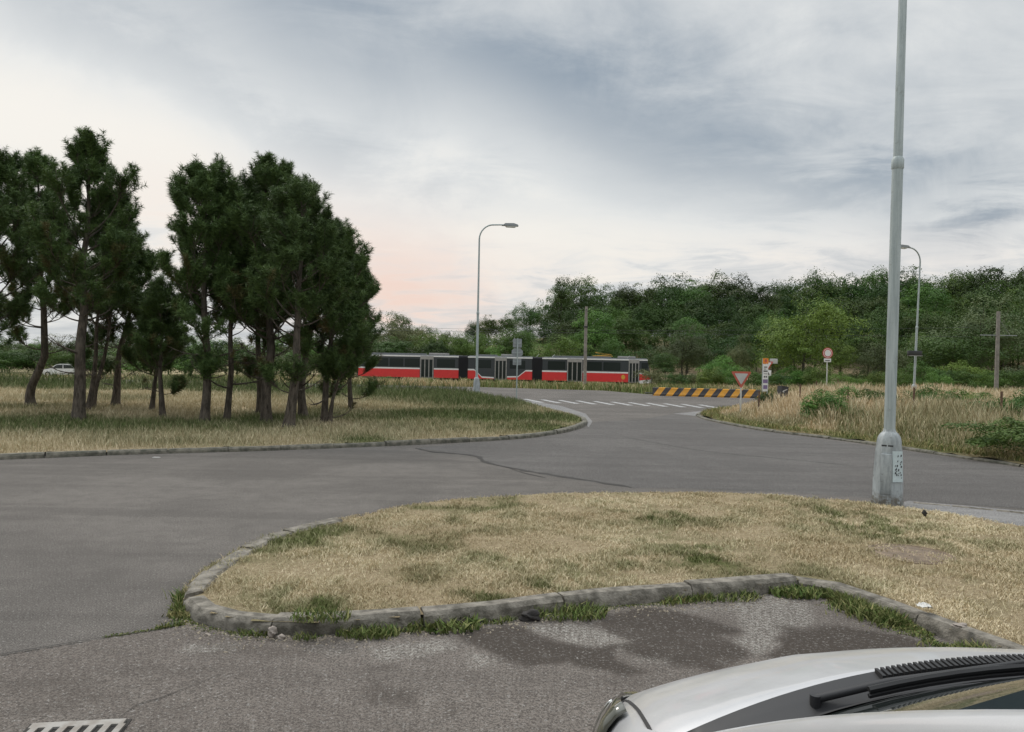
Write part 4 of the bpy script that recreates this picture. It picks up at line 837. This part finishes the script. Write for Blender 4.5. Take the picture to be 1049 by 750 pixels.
# ================================================================== TRAM
M['t_red'] = simple('tram_red', (.62, .028, .030), .38, 0, .05, 3, coat=.2); M['t_white'] = simple('tram_white', (.70, .70, .70), .4, 0, .05); M['t_dark'] = simple('tram_graphite', (.035, .042, .048), .35, 0, .1)
M['t_roof'] = simple('tram_roof', (.16, .17, .18), .7); M['t_grey'] = simple('tram_grey', (.34, .33, .32), .5, .1); M['t_bellow'] = simple('tram_bellows', (.022, .022, .026), .8); M['t_yel'] = simple('pantograph_yellow', (.62, .36, .05), .5); M['rubber'] = simple('rubber', (.025, .025, .027), .85)
mt, t, b = newmat('tram_window'); b.inputs['Base Color'].default_value = (.02, .026, .024, 1); b.inputs['Roughness'].default_value = .12; b.inputs['Specular IOR Level'].default_value = .25; b.inputs['IOR'].default_value = 1.4; M['t_glass'] = mt
TA = P(667.5, 380, 77.0)[:2]; TB = P(366, 380, 82.5)[:2]; TL = float(np.hypot(*(TB-TA))); td = (TB-TA)/TL; taz = math.atan2(td[1], td[0])
def tu(px):
    v = ray(px, 380)[:2]; return float(np.linalg.solve(np.array([[v[0], -td[0]], [v[1], -td[1]]]), TA)[1])
tz = float(zt(0, 78))+.02
tram = thing('tram', 'long articulated red and grey tram stopped beyond the crossing road', 'tram', (TA[0], TA[1], tz), taz)
def tb(name, u0, u1, z0, z1, mat, y0=-2.5, y1=0.0, bev=0.0, parent=None): return MB().box(u0, u1, y0, y1, z0, z1, None, bev).build(name, mat, parent or tram)
def side(name, pts, mat, o0, o1, parent=None):                          # a thin panel, the same on both flanks
    MB().prism(pts, -2.5-o1, -2.5-o0).build(name, mat, parent or tram, 30); return MB().prism(pts, o0, o1).build(name, mat, parent or tram, 30)
secs = [(tu(667), tu(555.3)), (tu(545.3), tu(479.2)), (tu(469.8), TL)]
for i, (u0, u1) in enumerate(secs):
    if i == 0: prof = [(.0, .55), (.10, 1.35), (.45, 2.62), (.6, 2.66), (u1, 2.66), (u1, .45), (.15, .45)]
    elif i == 2: prof = [(u0, .45), (u0, 2.66), (u1-.6, 2.66), (u1-.45, 2.62), (u1-.1, 1.35), (u1, .55), (u1-.15, .45)]
    else: prof = [(u0, .45), (u0, 2.66), (u1, 2.66), (u1, .45)]
    mb = MB(); mb.prism(prof, -2.5, 0.0); mb.build('body', M['t_dark'], tram, 30)
    e0 = .35 if i == 0 else 0; e1 = .35 if i == 2 else 0
    mb = MB(); mb.prism([(-.06, 2.62), (-.06, 2.80), (-.30, 2.90), (-2.2, 2.90), (-2.44, 2.80), (-2.44, 2.62)][::1] and [(.03, 2.63), (.03, 2.75), (-.02, 2.76), (-2.48, 2.76), (-2.53, 2.75), (-2.53, 2.63)], u0+e0, u1-e1, 'yz'); mb.build('roof', M['t_white'], tram, 30)
    tb('roof_cover', u0+e0+.1, u1-e1-.1, 2.755, 2.86, M['t_roof'], -2.42, -.08, .04); tb('roof_equipment', u0+1.6, u0+3.4, 2.865, 3.06, M['t_grey'], -2.1, -.4, .03); tb('roof_equipment', u0+4.1, u1-1.0, 2.865, 2.99, M['t_roof'], -2.0, -.5, .03)
for a, c in ((555.3, 545.3), (479.2, 469.8)):
    mb = MB(); u0, u1 = tu(a)-.02, tu(c)+.02; n = 9; rows = []
    prof = [(.0, .5), (.0, 2.7), (-.2, 2.82), (-2.3, 2.82), (-2.5, 2.7), (-2.5, .5)]
    for k in range(2*n+1):
        s = .05 if k % 2 else -.03; u = u0+(u1-u0)*k/(2*n); rows.append([(u, -1.25+(y+1.25)*(1-s/1.25), z-(s*.7 if z > 1 else 0)) for y, z in prof])
    mb.grid(rows); mb.build('bellows', M['t_bellow'], tram, None)
def red(pa, pb, z0=.42, z1=1.30):
    u0, u1 = tu(pa), tu(pb); r_ = side('red_panel', [(u0, z0), (u1, z0), (u1, z1), (u0, z1)], M['t_red'], .002, .022); side('waist_stripe', [(u0, z1), (u1, z1), (u1, z1+.15), (u0, z1+.15)], M['t_white'], .002, .026)
red(580.6, 555.3); red(643.6, 597)
side('red_panel', [(tu(667.0)+.04, .78), (tu(655.2), .62), (tu(655.2), 1.26), (tu(667.0)+.09, 1.16)], M['t_red'], .002, .022); side('waist_stripe', [(tu(667)+.09, 1.17), (tu(655.2), 1.27), (tu(655.2), 1.42), (tu(667)+.13, 1.30)], M['t_white'], .002, .026)
side('white_skirt', [(tu(667)-.02, .40), (tu(655.2), .30), (tu(655.2), .61), (tu(667)+.0, .77)], M['t_white'], .002, .024)
mb = MB(); mb.box(-.06, .12, -2.3, -.2, .42, .95, None, .03); mb.build('bumper', M['t_white'], tram)
red(430, 367); red(469.8, 444.4)
# low floor middle section: the red falls to the floor line
a, b2, c, d2 = tu(545.3), tu(538.2), tu(530.5), tu(519.5)
side('red_panel', [(a, .42), (d2, .42), (d2, .62), (c, .66), (b2, 1.30), (a, 1.30)], M['t_red'], .002, .022); side('waist_stripe', [(a, 1.30), (b2, 1.30), (c, .66), (d2, .62), (d2, .76), (c-.05, .80), (b2-.05, 1.45), (a, 1.45)], M['t_white'], .002, .026)
a, b2, c, d2 = tu(479.2), tu(486), tu(494), tu(506)
side('red_panel', [(a, .42), (d2, .42), (d2, .50), (c, .54), (b2, 1.30), (a, 1.30)], M['t_red'], .002, .022); side('waist_stripe', [(a, 1.30), (b2, 1.30), (c, .54), (d2, .50), (d2, .64), (c+.05, .68), (b2+.05, 1.45), (a, 1.45)], M['t_white'], .002, .026)
def door(pa, pb):
  u0, u1 = sorted((tu(pa), tu(pb)))
  for yy, yg in ((.002, .002), (-2.534, -2.52)):
        fr = MB()
        for s in (0, 1/3, 2/3, 1): uc = u0+.05+(u1-u0-.1)*s; fr.box(uc-.045, uc+.045, yy, yy+.032, .40, 2.37)
        fr.box(u0, u1, yy, yy+.05, 2.365, 2.74)
        fr.box(u0+.004, u1-.004, yy+.002, yy+.030, .36, .405)
        df = fr.build('door', M['t_grey'], tram)
        mb = MB(); mb.box(u0+.09, u1-.09, yg, yg+.018, .55, 2.30); mb.build('door_glass', M['t_glass'], df)
for pa, pb in ((581, 596.5), (644, 654.8), (506.8, 519), (430.5, 444)): door(pa, pb)
def win(pa, pb, z0=1.56, z1=2.42):
    u0, u1 = sorted((tu(pa), tu(pb))); r_ = roundpoly([(u0, z0), (u1, z0), (u1, z1), (u0, z1)], .08); side('window', r_, M['t_glass'], .002, .012)
for pa, pb in ((561, 579), (599.5, 616.5), (618, 635.5), (657, 663.5), (486.5, 503), (522, 538), (447.5, 466), (414.5, 429.5), (399, 413), (384, 397.5)): win(pa, pb)
side('emblem', disc(.16, .95)[:] and [(tu(638.5)+.2*math.cos(2*PI*i/12), .92+.24*math.sin(2*PI*i/12)) for i in range(12)], M['t_yel'], .023, .028)
mb = MB(); u0 = tu(616.5)
for yy in (-.7, -1.8):
    mb.tube([(u0+.9, yy, 3.05), (u0-.9, yy, 3.22), (u0+.7, yy, 3.38)], .03, 6); mb.tube([(u0-1.0, yy, 3.05), (u0+1.0, yy, 3.05)], .03, 6)
mb.tube([(u0+.7, -.3, 3.40), (u0+.7, -2.2, 3.40)], .035, 6); mb.tube([(u0-1.0, -.7, 3.05), (u0-1.0, -1.8, 3.05)], .03, 6); mb.tube([(u0+1.0, -.7, 3.05), (u0+1.0, -1.8, 3.05)], .03, 6); mb.build('pantograph', M['t_yel'], tram)
for px in (565, 642, 549): mb = MB(); u0 = tu(px); mb.tube([(u0, -.3, 2.85), (u0-.25, -.3, 3.12)], .02, 5); mb.build('roof_rod', M['t_white'], tram)
for u in (2.3, 9.3, 13.2, 17.5, 21.6, 28.2):
    mb = MB()
    for du in (-.95, .95):
        for yy in (-.30, -2.2): mb.tube([(u+du, yy-.06, .34), (u+du, yy+.06, .34)], .34, 18)
    mb.box(u-1.2, u+1.2, -2.1, -.4, .25, .48); mb.build('bogie', M['rubber'], tram)
# track and overhead wire
for off in (-.52, -1.96):
    mb = MB()
    n = np.array([-td[1], td[0]]); 
    for a_, b3 in ((-60, 95),): p0 = TA+td*a_+n*off; p1 = TA+td*b3+n*off; w_ = n*.035; mb.face((*(p0-w_), tz-.01), (*(p0+w_), tz-.01), (*(p1+w_), tz-.01), (*(p1-w_), tz-.01))
    tag(mb.build('tram_rail', M['rust'], None, None), kind='structure')
n = np.array([-td[1], td[0]]); c0 = TA+n*(-1.25)
for zz_, sag in ((5.5, .05), (6.4, .7)):
    pts = [(*(c0+td*s), tz+zz_-sag*(1-((s-15)/45)**2)) for s in np.linspace(-30, 60, 19)]
    tag(MB().tube(pts, .012, 5).build('overhead_wire', M['dark']), ('contact wire hanging low above the tram roof' if sag < .1 else 'upper carrier wire sagging above the tram'), 'wire')
q = P(599, 340, 70); o = MB().tube([(q[0], 70, zt_:=P(599, 320, 70)[2]), (float(c0[0]+td[0]*tu(599)), float(c0[1]+td[1]*tu(599)), tz+6.1)], .02, 6).build('bracket_arm', M['dark']); tag(o, 'thin bracket between the dark pole and the overhead wires', 'bracket')

# ================================================================== FAR WHITE CAR
M['carpaint'] = simple('white_car_paint', (.66, .68, .70), .25, 0, .03, 2, coat=.6); M['glass'] = simple('car_glass', (.03, .04, .045), .06, 0, .1, 3, spec=.8); M['chrome'] = simple('rim_alloy', (.5, .5, .52), .3, .8); M['tail'] = simple('tail_lamp', (.35, .02, .02), .25)
q = P(63, 383, 86); cz_ = float(zt(q[0], 86)); car = thing('parked_car', 'distant white hatchback beyond the meadow, seen between the pine trunks', 'car', (q[0]-1.9, 86, cz_-.02), R(4))
prof = [(0, .28), (.0, .62), (.12, .80), (.95, .96), (1.65, 1.42), (2.1, 1.50), (3.2, 1.46), (3.85, 1.10), (4.0, .9), (4.02, .30)]
mb = MB(); mb.prism(prof, -.82, .82); bd = mb.build('body', M['carpaint'], car, 40)
for yy in (-.835, .821):
    for pw in ([(1.12, .98), (1.72, 1.38), (2.35, 1.42), (2.35, .98)], [(2.43, .98), (2.43, 1.42), (3.15, 1.38), (3.55, 1.02)]): MB().prism(pw, yy, yy+.014).build('window', M['glass'], car)
for x in (.75, 3.25):
    for yy, yr in ((-.84, -.85), (.66, .845)): wh = MB().tube([(x, yy, .31), (x, yy+.18, .31)], .31, 20).build('wheel', M['rubber'], car); MB().tube([(x, yr, .31), (x, yr+.006, .31)], .19, 16).build('rim', M['chrome'], wh)
MB().box(-.02, .10, -.78, -.45, .62, .76).build('headlight', M['white'], car); MB().box(-.02, .10, .45, .78, .62, .76).build('headlight', M['white'], car); MB().box(3.90, 4.03, -.82, -.6, .75, 1.0).build('tail_light', M['tail'], car); MB().box(3.90, 4.03, .6, .82, .75, 1.0).build('tail_light', M['tail'], car)
# ================================================================== SMALL THINGS ON THE GROUND
M['iron'] = simple('worn_iron', (.31, .30, .28), .65, .2, .15, 12, c2=(.17, .15, .13), bs=.2); M['hole'] = simple('drain_dark', (.022, .020, .018), .95)
c = G(58, 771, 0); o = thing('drain_grate', 'pale iron drain grate with slanted slots set in the asphalt', 'drain', c, R(9))
W_, D_ = .20, .25; mb = MB(); mb.box(-W_-.018, W_+.018, -D_-.018, D_+.018, -.02, .008); mb.build('frame', M['crack'], o)
mb = MB(); mb.box(-W_, W_, D_-.05, D_, .009, .020); mb.box(-W_, W_, -D_, -D_+.05, .009, .020)
n = 6; ww = 2*W_/(2*n+1)
for i in range(n+1): x = -W_+i*2*ww+ww/2; mb.prism([(x-ww/2-.012, -D_+.05), (x+ww/2-.012, -D_+.05), (x+ww/2+.012, D_-.05), (x-ww/2+.012, D_-.05)], .009, .020, 'xy')
mb.build('grate', M['iron'], o); mb = MB(); mb.box(-W_+.002, W_-.002, -D_+.052, D_-.052, .0085, .0105); mb.build('hole', M['hole'], o)
c = G(932, 562, .12); o = thing('manhole_cover', 'sunken round manhole cover in the island turf, earth showing round it', 'manhole', (c[0], c[1], .074), 0)
M['mh'] = simple('manhole_concrete', (.22, .165, .115), .95, 0, .25, 9, bs=.5)
mb = MB(); mb.lathe([(.36, -.05), (.36, .004), (.33, .010), (.315, -.004)], 32); mb.build('ring', M['mh'], o); mb = MB(); mb.lathe([(.295, -.05), (.295, .004), (.27, .008)], 32); mb.build('cover', M['mh'], o)
def rock(name, px, py, r, mat, label, cat, grp=None, z=0.0, sq=(1, 1, .6), seed=0):
    bm = bmesh.new(); bmesh.ops.create_icosphere(bm, subdivisions=3, radius=r); rg = random.Random(seed)
    ph = [rg.uniform(0, 9) for _ in range(6)]
    for v in bm.verts:
        d_ = v.co.normalized(); k = 1+.22*math.sin(3*d_.x+ph[0])*math.sin(3*d_.y+ph[1])+.16*math.sin(6*d_.z+ph[2]+4*d_.x)+.06*math.sin(14*d_.y+ph[3]+9*d_.x); v.co = Vector((v.co.x*sq[0]*k, v.co.y*sq[1]*k, v.co.z*sq[2]*k+r*sq[2]*.75))
    mb = MB(); mb.bm(bm); o = mb.build(name, mat, None, 40); cc = G(px, py, z); o.location = [float(v) for v in cc]; return tag(o, label, cat, grp)
M['lump'] = simple('dark_lump', (.035, .03, .027), .8, 0, .3, 30, bs=.6); M['stone'] = simple('broken_stone', (.36, .31, .27), .9, 0, .2, 15, bs=.4); M['paper'] = simple('white_litter', (.58, .57, .54), .7, 0, .03)
rock('dark_lump', 543, 636, .055, M['lump'], 'dark ragged lump lying at the kerb beside the large grass tuft', 'debris', None, 0, (1.35, .7, .7), 1)
rock('stone', 279, 651, .034, M['stone'], 'broken kerb stone piece in the gap of the kerb', 'stone', 'broken stones at the island kerb', .02, (.8, .8, .9), 2)
rock('stone', 288, 655, .022, M['stone'], 'smaller pale stone in front of the kerb gap', 'stone', 'broken stones at the island kerb', 0, (1, .8, .8), 3)
rock('stone', 345, 634, .028, M['stone'], 'pale stone lying on the kerb top beside the grass tuft', 'stone', None, .12, (1.2, .8, .6), 4)
rock('stone', 983, 642, .035, M['stone'], 'flat stone on the right bay kerb below the litter', 'stone', None, .12, (1.3, .8, .35), 5)
rock('dirt_clod', 947, 528, .028, M['lump'], 'small dark clod in the grass right of the lamp base', 'debris', None, .11, (1, .8, 1.2), 6)
rock('stone', 213, 651, .012, M['stone'], 'tiny pale pebble on the asphalt at the kerb tip', 'stone', None, 0, (1.6, .8, .6), 7)
bm = bmesh.new(); bmesh.ops.create_grid(bm, x_segments=6, y_segments=5, size=.045); rg = random.Random(5)
for v in bm.verts: v.co.z = .012+rg.uniform(0, .022); v.co.x *= .8
bmesh.ops.solidify(bm, geom=bm.faces[:], thickness=.002); mb = MB(); mb.bm(bm); o = mb.build('litter', M['paper'], None, None); o.location = [float(v) for v in G(947, 624, .12)]; tag(o, 'crumpled white paper scrap on the right bay kerb', 'litter')
mb = MB(); mb.prism([(-.06, -.02), (.05, -.028), (.065, .02), (-.04, .03)], 0, .006, 'xy'); o = mb.build('litter', M['paper'], None, None); o.location = [float(v) for v in (*G(160, 469, 0)[:2], .004)]; tag(o, 'tiny white scrap on the road below the pine lawn kerb', 'litter')
# twigs, straw and crumbs along the gutter
k = 900; L = np.array(near_line); s = RNG.integers(0, len(L)-1, k); f = RNG.random((k, 1)); q = L[s]*(1-f)+L[s+1]*f+np.column_stack([RNG.normal(0, .05, k), -np.abs(RNG.normal(0, .10, k))-.01]); r_ = RNG.uniform(.002, .007, k)
V = []; T = []
for i in range(k):
    b = len(V); a = RNG.uniform(0, 6.28); e = RNG.uniform(1, 2.6); R_ = r_[i]
    for z, sc in ((.004, 1.0), (.004+R_*1.1, .6)):
        for j in range(4): V.append((q[i, 0]+sc*R_*e*math.cos(a+j*PI/2) if j % 2 == 0 else q[i, 0]+sc*R_*math.cos(a+j*PI/2), q[i, 1]+(sc*R_*e if j % 2 == 0 else sc*R_)*math.sin(a+j*PI/2), z))
    for j in range(4): T.append((b+j, b+(j+1) % 4, b+4+(j+1) % 4, b+4+j))
    T.append((b+4, b+5, b+6, b+7))
mt = simple('gutter_crumbs', (.34, .29, .22), .9, 0, .3, 60); tag(link('gutter_crumbs', np_mesh('gutter_crumbs', V, T), mt), 'scattered grit and straw along the near kerb', 'grit', None, 'stuff')

# ================================================================== NEAR CAR
CF = Vector((-math.sin(-.046), math.cos(-.046), 0)); CR = Vector((CF.y, -CF.x, 0)); CO = Vector((1.215, 1.607, 0))
M['silver'] = None
mt, t, b = newmat('silver_white_paint'); p = t.obj(); n = t.noise(p, 900, 2, .5); n2 = t.noise(p, 5, 6, .65); n3 = t.noise(sv2(t, p, (18, 55, 18)), 1, 6, .75)
col = t.mix(n, (.46, .46, .47), (.56, .56, .565)); col = t.mix(t.math('MULTIPLY', t.ramp(n3, .55, .72), t.ramp(n2, .5, .7, 0, .45)), col, (.70, .68, .64)); t.set(b.inputs['Base Color'], col)
b.inputs['Metallic'].default_value = .25; t.set(b.inputs['Roughness'], t.ramp(n2, .3, .7, .34, .50)); b.inputs['Coat Weight'].default_value = .55; t.set(b.inputs['Coat Roughness'], t.ramp(n2, .35, .7, .02, .12)); M['silver'] = mt
M['black_plastic'] = simple('black_plastic', (.022, .022, .024), .55, 0, .15, 8); M['black_rubber'] = simple('wiper_rubber', (.012, .012, .013), .6)
mt, t, b = newmat('windscreen'); b.inputs['Base Color'].default_value = (.025, .032, .030, 1); b.inputs['Roughness'].default_value = .03; b.inputs['IOR'].default_value = 1.5
M['screen'] = mt
M['hl_dark'] = simple('headlight_shell', (.10, .10, .075), .08, .0, .1, 4, coat=1.0); M['reflector'] = simple('headlight_reflector', (.75, .75, .72), .12, .9)
car = thing('parked_car', 'silver white car in the foreground, only bonnet, wipers and windscreen showing', 'car', (CO.x, CO.y, 0), math.atan2(CF.y, CF.x))
# local axes: x forward, y left
HOODX = [-.30, -.05, .18, .39, .57, .74, .89, 1.03]; HOODZ = [1.125+(z-1.125)*1.435-.026 for z in (1.13, 1.125, 1.085, 1.035, .98, .92, .845, .755)]; ZR = 1.525; ZB = 1.02
_hx = np.linspace(-.30, 1.03, 267); _hz = np.convolve(np.pad(np.interp(_hx, HOODX, HOODZ), 20, mode='reflect', reflect_type='odd'), np.hanning(43)[1:-1]/np.hanning(43).sum(), mode='valid')
def hoodz(x): return float(np.interp(x, _hx, _hz)) if x < 1.03 else HOODZ[-1]-(x-1.03)*2
def topz(x, y): return hoodz(x)-.129*(abs(y)/.8)**2.2
WID = 1.0; FRONT = 1.07; REAR = -3.15
def outline(th, inset=0.0):                                  # th in [-pi, pi]; 0 = front
    n = 4.5; cth, sth = math.cos(th), math.sin(th)
    y = math.copysign(abs(sth)**(2/n), sth)*(WID-inset); cx = abs(cth)**(2/n)
    x = -.30+cx*(FRONT+.30-inset) if cth >= 0 else -.30-abs(cth)**(2/9)*(abs(REAR)-.30-inset)
    return x, y
NTH = 56; TH = [PI*i/NTH for i in range(NTH+1)]
def ztop_body(x, y): return topz(x, y) if x > -.12 else ZB-.01*min(1, (-x-.12)/.5)
def ringpt(th, kind):
    ins, fr = kind
    x, y = outline(th, ins); zt2 = ztop_body(x, y)
    return (x, y, fr(zt2))
RK = [(.06, lambda z: min(.20, z-.28)), (.015, lambda z: min(.32, z-.24)), (.0, lambda z: min(.46, z-.19)), (.0, lambda z: min(.62, z-.15)), (.004, lambda z: min(.76, z-.115)), (.010, lambda z: z-.075), (.025, lambda z: z-.035), (.048, lambda z: z-.010), (.075, lambda z: z)]
bmv = MB(); full = [-PI+2*PI*i/(2*NTH) for i in range(2*NTH)]; rows = []
for kd in RK: rows.append([ringpt(th, kd) for th in full])
b0 = len(bmv.v); nn = len(full)
for r in rows: bmv.v += r
for i in range(len(rows)-1):
    for j in range(nn): bmv.f.append((b0+i*nn+j, b0+i*nn+(j+1) % nn, b0+(i+1)*nn+(j+1) % nn, b0+(i+1)*nn+j))
last = b0+(len(rows)-1)*nn; MID = 12                          # close the top with cross rows
gr = []
for i in range(1, NTH):
    l = last+NTH+i; r = last+NTH-i; r %= nn
    li = last+(NTH+i) % nn; ri = last+(NTH-i) % nn; pl_, pr_ = bmv.v[li], bmv.v[ri]; row = [li]
    for k in range(1, MID):
        s = k/MID; x = pl_[0]; y = pl_[1]+(pr_[1]-pl_[1])*s; bmv.v.append((x, y, ztop_body(x, y))); row.append(len(bmv.v)-1)
    row.append(ri); gr.append(row)
for a, c in zip(gr[:-1], gr[1:]):
    for k in range(MID): bmv.f.append((a[k], a[k+1], c[k+1], c[k]))
fr_ = last+NTH; bmv.f += [(fr_, gr[0][k+1], gr[0][k]) for k in range(MID)]; bk = last; bmv.f += [(bk, gr[-1][k], gr[-1][k+1]) for k in range(MID)]
body = bmv.build('body', M['silver'], car, 60)
# bonnet: its own panel a few millimetres proud, a shut line round it
HF = .855
def hood_edge(y):                                             # front and rear limits of the bonnet
    q = abs(y)/.905; return -.03-.107*q**2, .985-.05*q**2-.20*q**8
hb = MB(); rows = []; NY, NX = 48, 34
for j in range(NY+1):
    y = -.905+1.81*j/NY; x0, x1 = hood_edge(y); row = []
    for i in range(NX+1):
        x = x0+(x1-x0)*i/NX; e = min(i/NX, 1-i/NX)*(x1-x0); ey = .905-abs(y); rd = min(e, ey); z = topz(x, y)+.007-.010*max(0, 1-rd/.012)**2
        cz2 = .004*math.exp(-((abs(y)-.50+.10*(x))/.05)**2)*float(sstep(x, -.05, .2)); row.append((x, y, z+cz2))
    rows.append(row)
hb.grid(rows); hood = hb.build('bonnet', M['silver'], car, 60)
# dark seal under the shut line
sb = MB(); rows = []
for side_ in (-1, 1):
    rows = [[(x, side_*.902, topz(x, .902)+.002), (x, side_*.910, topz(x, .910)+.002)] for x in np.linspace(-.13, .73, 22)]; sb.grid(rows)
rows = []
for y in np.linspace(-.875, .875, 40): x1 = hood_edge(y)[1]; rows.append([(x1-.002, y, topz(x1-.002, y)+.002), (x1+.005, y, topz(x1+.005, y)+.002)])
sb.grid(rows); sb.build('bonnet_seal', M['black_rubber'], car, None)
# headlights wrap round the front corners
def hl_patch(t0, t1, f0, f1, out, nU=14, nV=6, sgn=1):
    mb = MB(); rows = []
    for i in range(nV+1):
        f = f0+(f1-f0)*i/nV; row = []; kk = 8-5.2*f; k0 = min(int(kk), 7); fr2 = kk-k0
        for j in range(nU+1):
            th = (t0+(t1-t0)*j/nU)*sgn; a_, b_ = Vector(ringpt(th, RK[k0])), Vector(ringpt(th, RK[k0+1])); q = a_.lerp(b_, fr2); rr_ = Vector((max(q.x-.1, 0), q.y*.6, .35)).normalized(); q = q+rr_*out; row.append(tuple(q))
        rows.append(row)
    mb.grid(rows); return mb
for sg in (-1, 1):
    o = hl_patch(R(24), R(84), .0, 1, .016, sgn=sg).build('headlight', M['hl_dark'], car, 60); md = o.modifiers.new('t', 'SOLIDIFY'); md.thickness = .012; md.offset = 0
    r2 = hl_patch(R(60), R(74), .12, .6, .026, sgn=sg).build('reflector', M['reflector'], o, 60)
    md = r2.modifiers.new('t', 'SOLIDIFY'); md.thickness = .006
# cowl, wipers, windscreen, pillars, roof
def base_x(y): return -.045-.068*(abs(y)/.70)**2
cw = MB(); rows = []
for y in np.linspace(-.86, .86, 44):
    x = base_x(y); rows.append([(x+.018, y, topz(x+.02, y)+.004), (x+.008, y, topz(x, y)+.020), (x-.035, y, topz(x, y)+.016), (x-.06, y, topz(x, y)+.002), (x-.085, y, topz(x, y)+.004), (x-.112, y, topz(x, y)+.024)])
cw.grid(rows); cwo = cw.build('cowl', M['black_plastic'], car, 50); md = cwo.modifiers.new('t', 'SOLIDIFY'); md.thickness = .006
rb = MB()
for y in np.arange(-.80, .46, .0115): x = base_x(y); rb.box(x-.034, x+.004, y-.0035, y+.0035, topz(x, y)+.012, topz(x, y)+.028)
rb.build('vent_rib', M['black_rubber'], cwo)
TX = lambda y: -1.06-.11*(abs(y)/.60)**2
def screen_pt(u, v, off=0.0):                                  # u across -1..1, v 0..1 up the glass
    y = u*(.80-.16*v); xb = base_x(u*.80)-.09; xt = TX(u*.62); x = xb+(xt-xb)*v; z = (topz(xb, u*.80)+.008)*(1-v)+ZR*v+.020*math.sin(PI*v)-.06*u*u*v
    return (x+off*.55, y, z+off*.83)
ws = MB(); ws.grid([[screen_pt(-1+2*i/24, v/16) for i in range(25)] for v in range(17)]); wso = ws.build('windscreen', M['screen'], car, 80)
ft = MB()                                                       # dark ceramic band round the glass
ft.grid([[screen_pt(-1+2*i/24, v*.018, .003) for i in range(25)] for v in range(4)]); ft.build('glass_border', M['black_rubber'], wso, 80)
pm = MB()
for sg in (-1, 1):
    pts = [screen_pt(sg*1.03, v/10-.06, .006) for v in range(12)]; MB().tube([(p_[0]-.012, p_[1]+sg*.018, p_[2]) for p_ in pts], [.034]*12, 10).build('pillar', M['silver'], car, 60)
for sg in (-1, 1):
    for (xa, xb, wa) in ((-1.75, -1.72, .045), (-2.95, -2.75, .07)): MB().tube([(xa, sg*.88, ZB-.04), (xb, sg*.645, ZR+.01)], wa, 10).build('pillar', M['silver'], car, 60)
rf = MB(); rows = []
for i in range(25):
    s = i/24; row = []
    for k in range(17):
        u = -1+2*k/16; x0 = TX(u*.62)+.02; x1 = -2.80-.05*(1-u*u); x = x0+(x1-x0)*s; row.append((x, u*.655, ZR+.015+.055*math.sin(PI*min(1, s*1.15+.02))**.7*(1-u**4)-.02*u**4))
    rows.append(row)
rf.grid(rows); ro = rf.build('roof', M['silver'], car, 60); md = ro.modifiers.new('t', 'SOLIDIFY'); md.thickness = .03; md.offset = -1
for sg in (-1, 1):
    g_ = MB(); g_.face((-.40, sg*.85, ZB), (-1.72, sg*.87, ZB), (-1.70, sg*.655, ZR), (-1.10, sg*.645, ZR)); g_.build('side_window', M['glass'], car, None)
    g_ = MB(); g_.face((-1.76, sg*.87, ZB), (-2.92, sg*.86, ZB), (-2.72, sg*.65, ZR), (-1.74, sg*.655, ZR)); g_.build('side_window', M['glass'], car, None)
    d_ = MB(); d_.box(-.52, -1.70, sg*WID-.006, sg*WID+.006, .36, .90, None, .004); dr = d_.build('door', M['silver'], car); h_ = MB(); h_.box(-1.58, -1.40, sg*WID-.01, sg*WID+.035, .82, .85, None, .008); h_.build('handle', M['black_plastic'], dr)
g_ = MB(); g_.face((-2.98, -.80, ZB), (-2.98, .80, ZB), (-2.80, .62, ZR), (-2.80, -.62, ZR)); g_.build('rear_window', M['glass'], car, None)
# dashboard and seats behind the glass
db = MB(); db.box(-.95, -.24, -.78, .78, ZB+.004, ZB+.016, None, .006); db.build('dashboard', M['black_plastic'], car)
ib = MB(); ib.box(-2.9, -.95, -.80, .80, ZB+.001, ZB+.008); ib.build('cabin_floor', M['black_plastic'], car)
for sg in (-1, 1): sm = MB(); sm.box(-1.55, -1.42, sg*.36-.22, sg*.36+.22, ZB-.02, 1.20, None, .04); sm.box(-1.53, -1.44, sg*.36-.12, sg*.36+.12, 1.22, 1.38, None, .03); sm.build('seat', M['black_plastic'], car)
# wipers: parked along the foot of the glass
def wiper(yp, ytip, vtip, lift):
    o = MB(); n = 12; pts = []
    up = yp/.80; ut = ytip/.80
    pv = (base_x(yp)-.045, yp, topz(base_x(yp), yp)+.020)
    o.tube([(pv[0], pv[1], pv[2]-.03), (pv[0], pv[1], pv[2]+.008)], .011, 12)
    e = screen_pt((up+ut*1.0)/2, vtip*.75, .03); o.tube([pv, tuple((Vector(pv)*.65+Vector(e)*.35)+Vector((0, 0, .008))), e], [.009, .008, .005], 8)
    w_ = o.build('wiper', M['black_plastic'], car, 50)
    bl = MB(); u0 = up+(ut-up)*.10; pts = [screen_pt(u0+(ut-u0)*i/n, .035+(vtip-.035)*(i/n), .022) for i in range(n+1)]
    bl.tube(pts, [.0065]*(n+1), 6); bl.tube([(p_[0], p_[1], p_[2]-.012) for p_ in pts], .005, 5); bl.build('blade', M['black_rubber'], w_, 50)
wiper(.60, -.16, .07, 0); wiper(-.06, -.72, .08, 0)
for sg in (-1, 1):                                              # mirrors, wheels
    mm_ = MB(); mm_.box(-.62, -.50, sg*1.03-.10, sg*1.03+.10, .93, 1.07, None, .035); mm_.tube([(-.56, sg*.90, .97), (-.56, sg*.98, .98)], .025, 8); mi = mm_.build('mirror', M['silver'], car)
    for x in (.16, -2.45):
        wm = MB(); wm.tube([(x, sg*(WID-.17), .30), (x, sg*(WID+.012), .30)], .30, 28); wo = wm.build('wheel', M['rubber'], car); rm_ = MB(); rm_.tube([(x, sg*(WID+.013), .30), (x, sg*(WID+.022), .30)], .20, 20); rm_.build('rim', M['chrome'], wo)
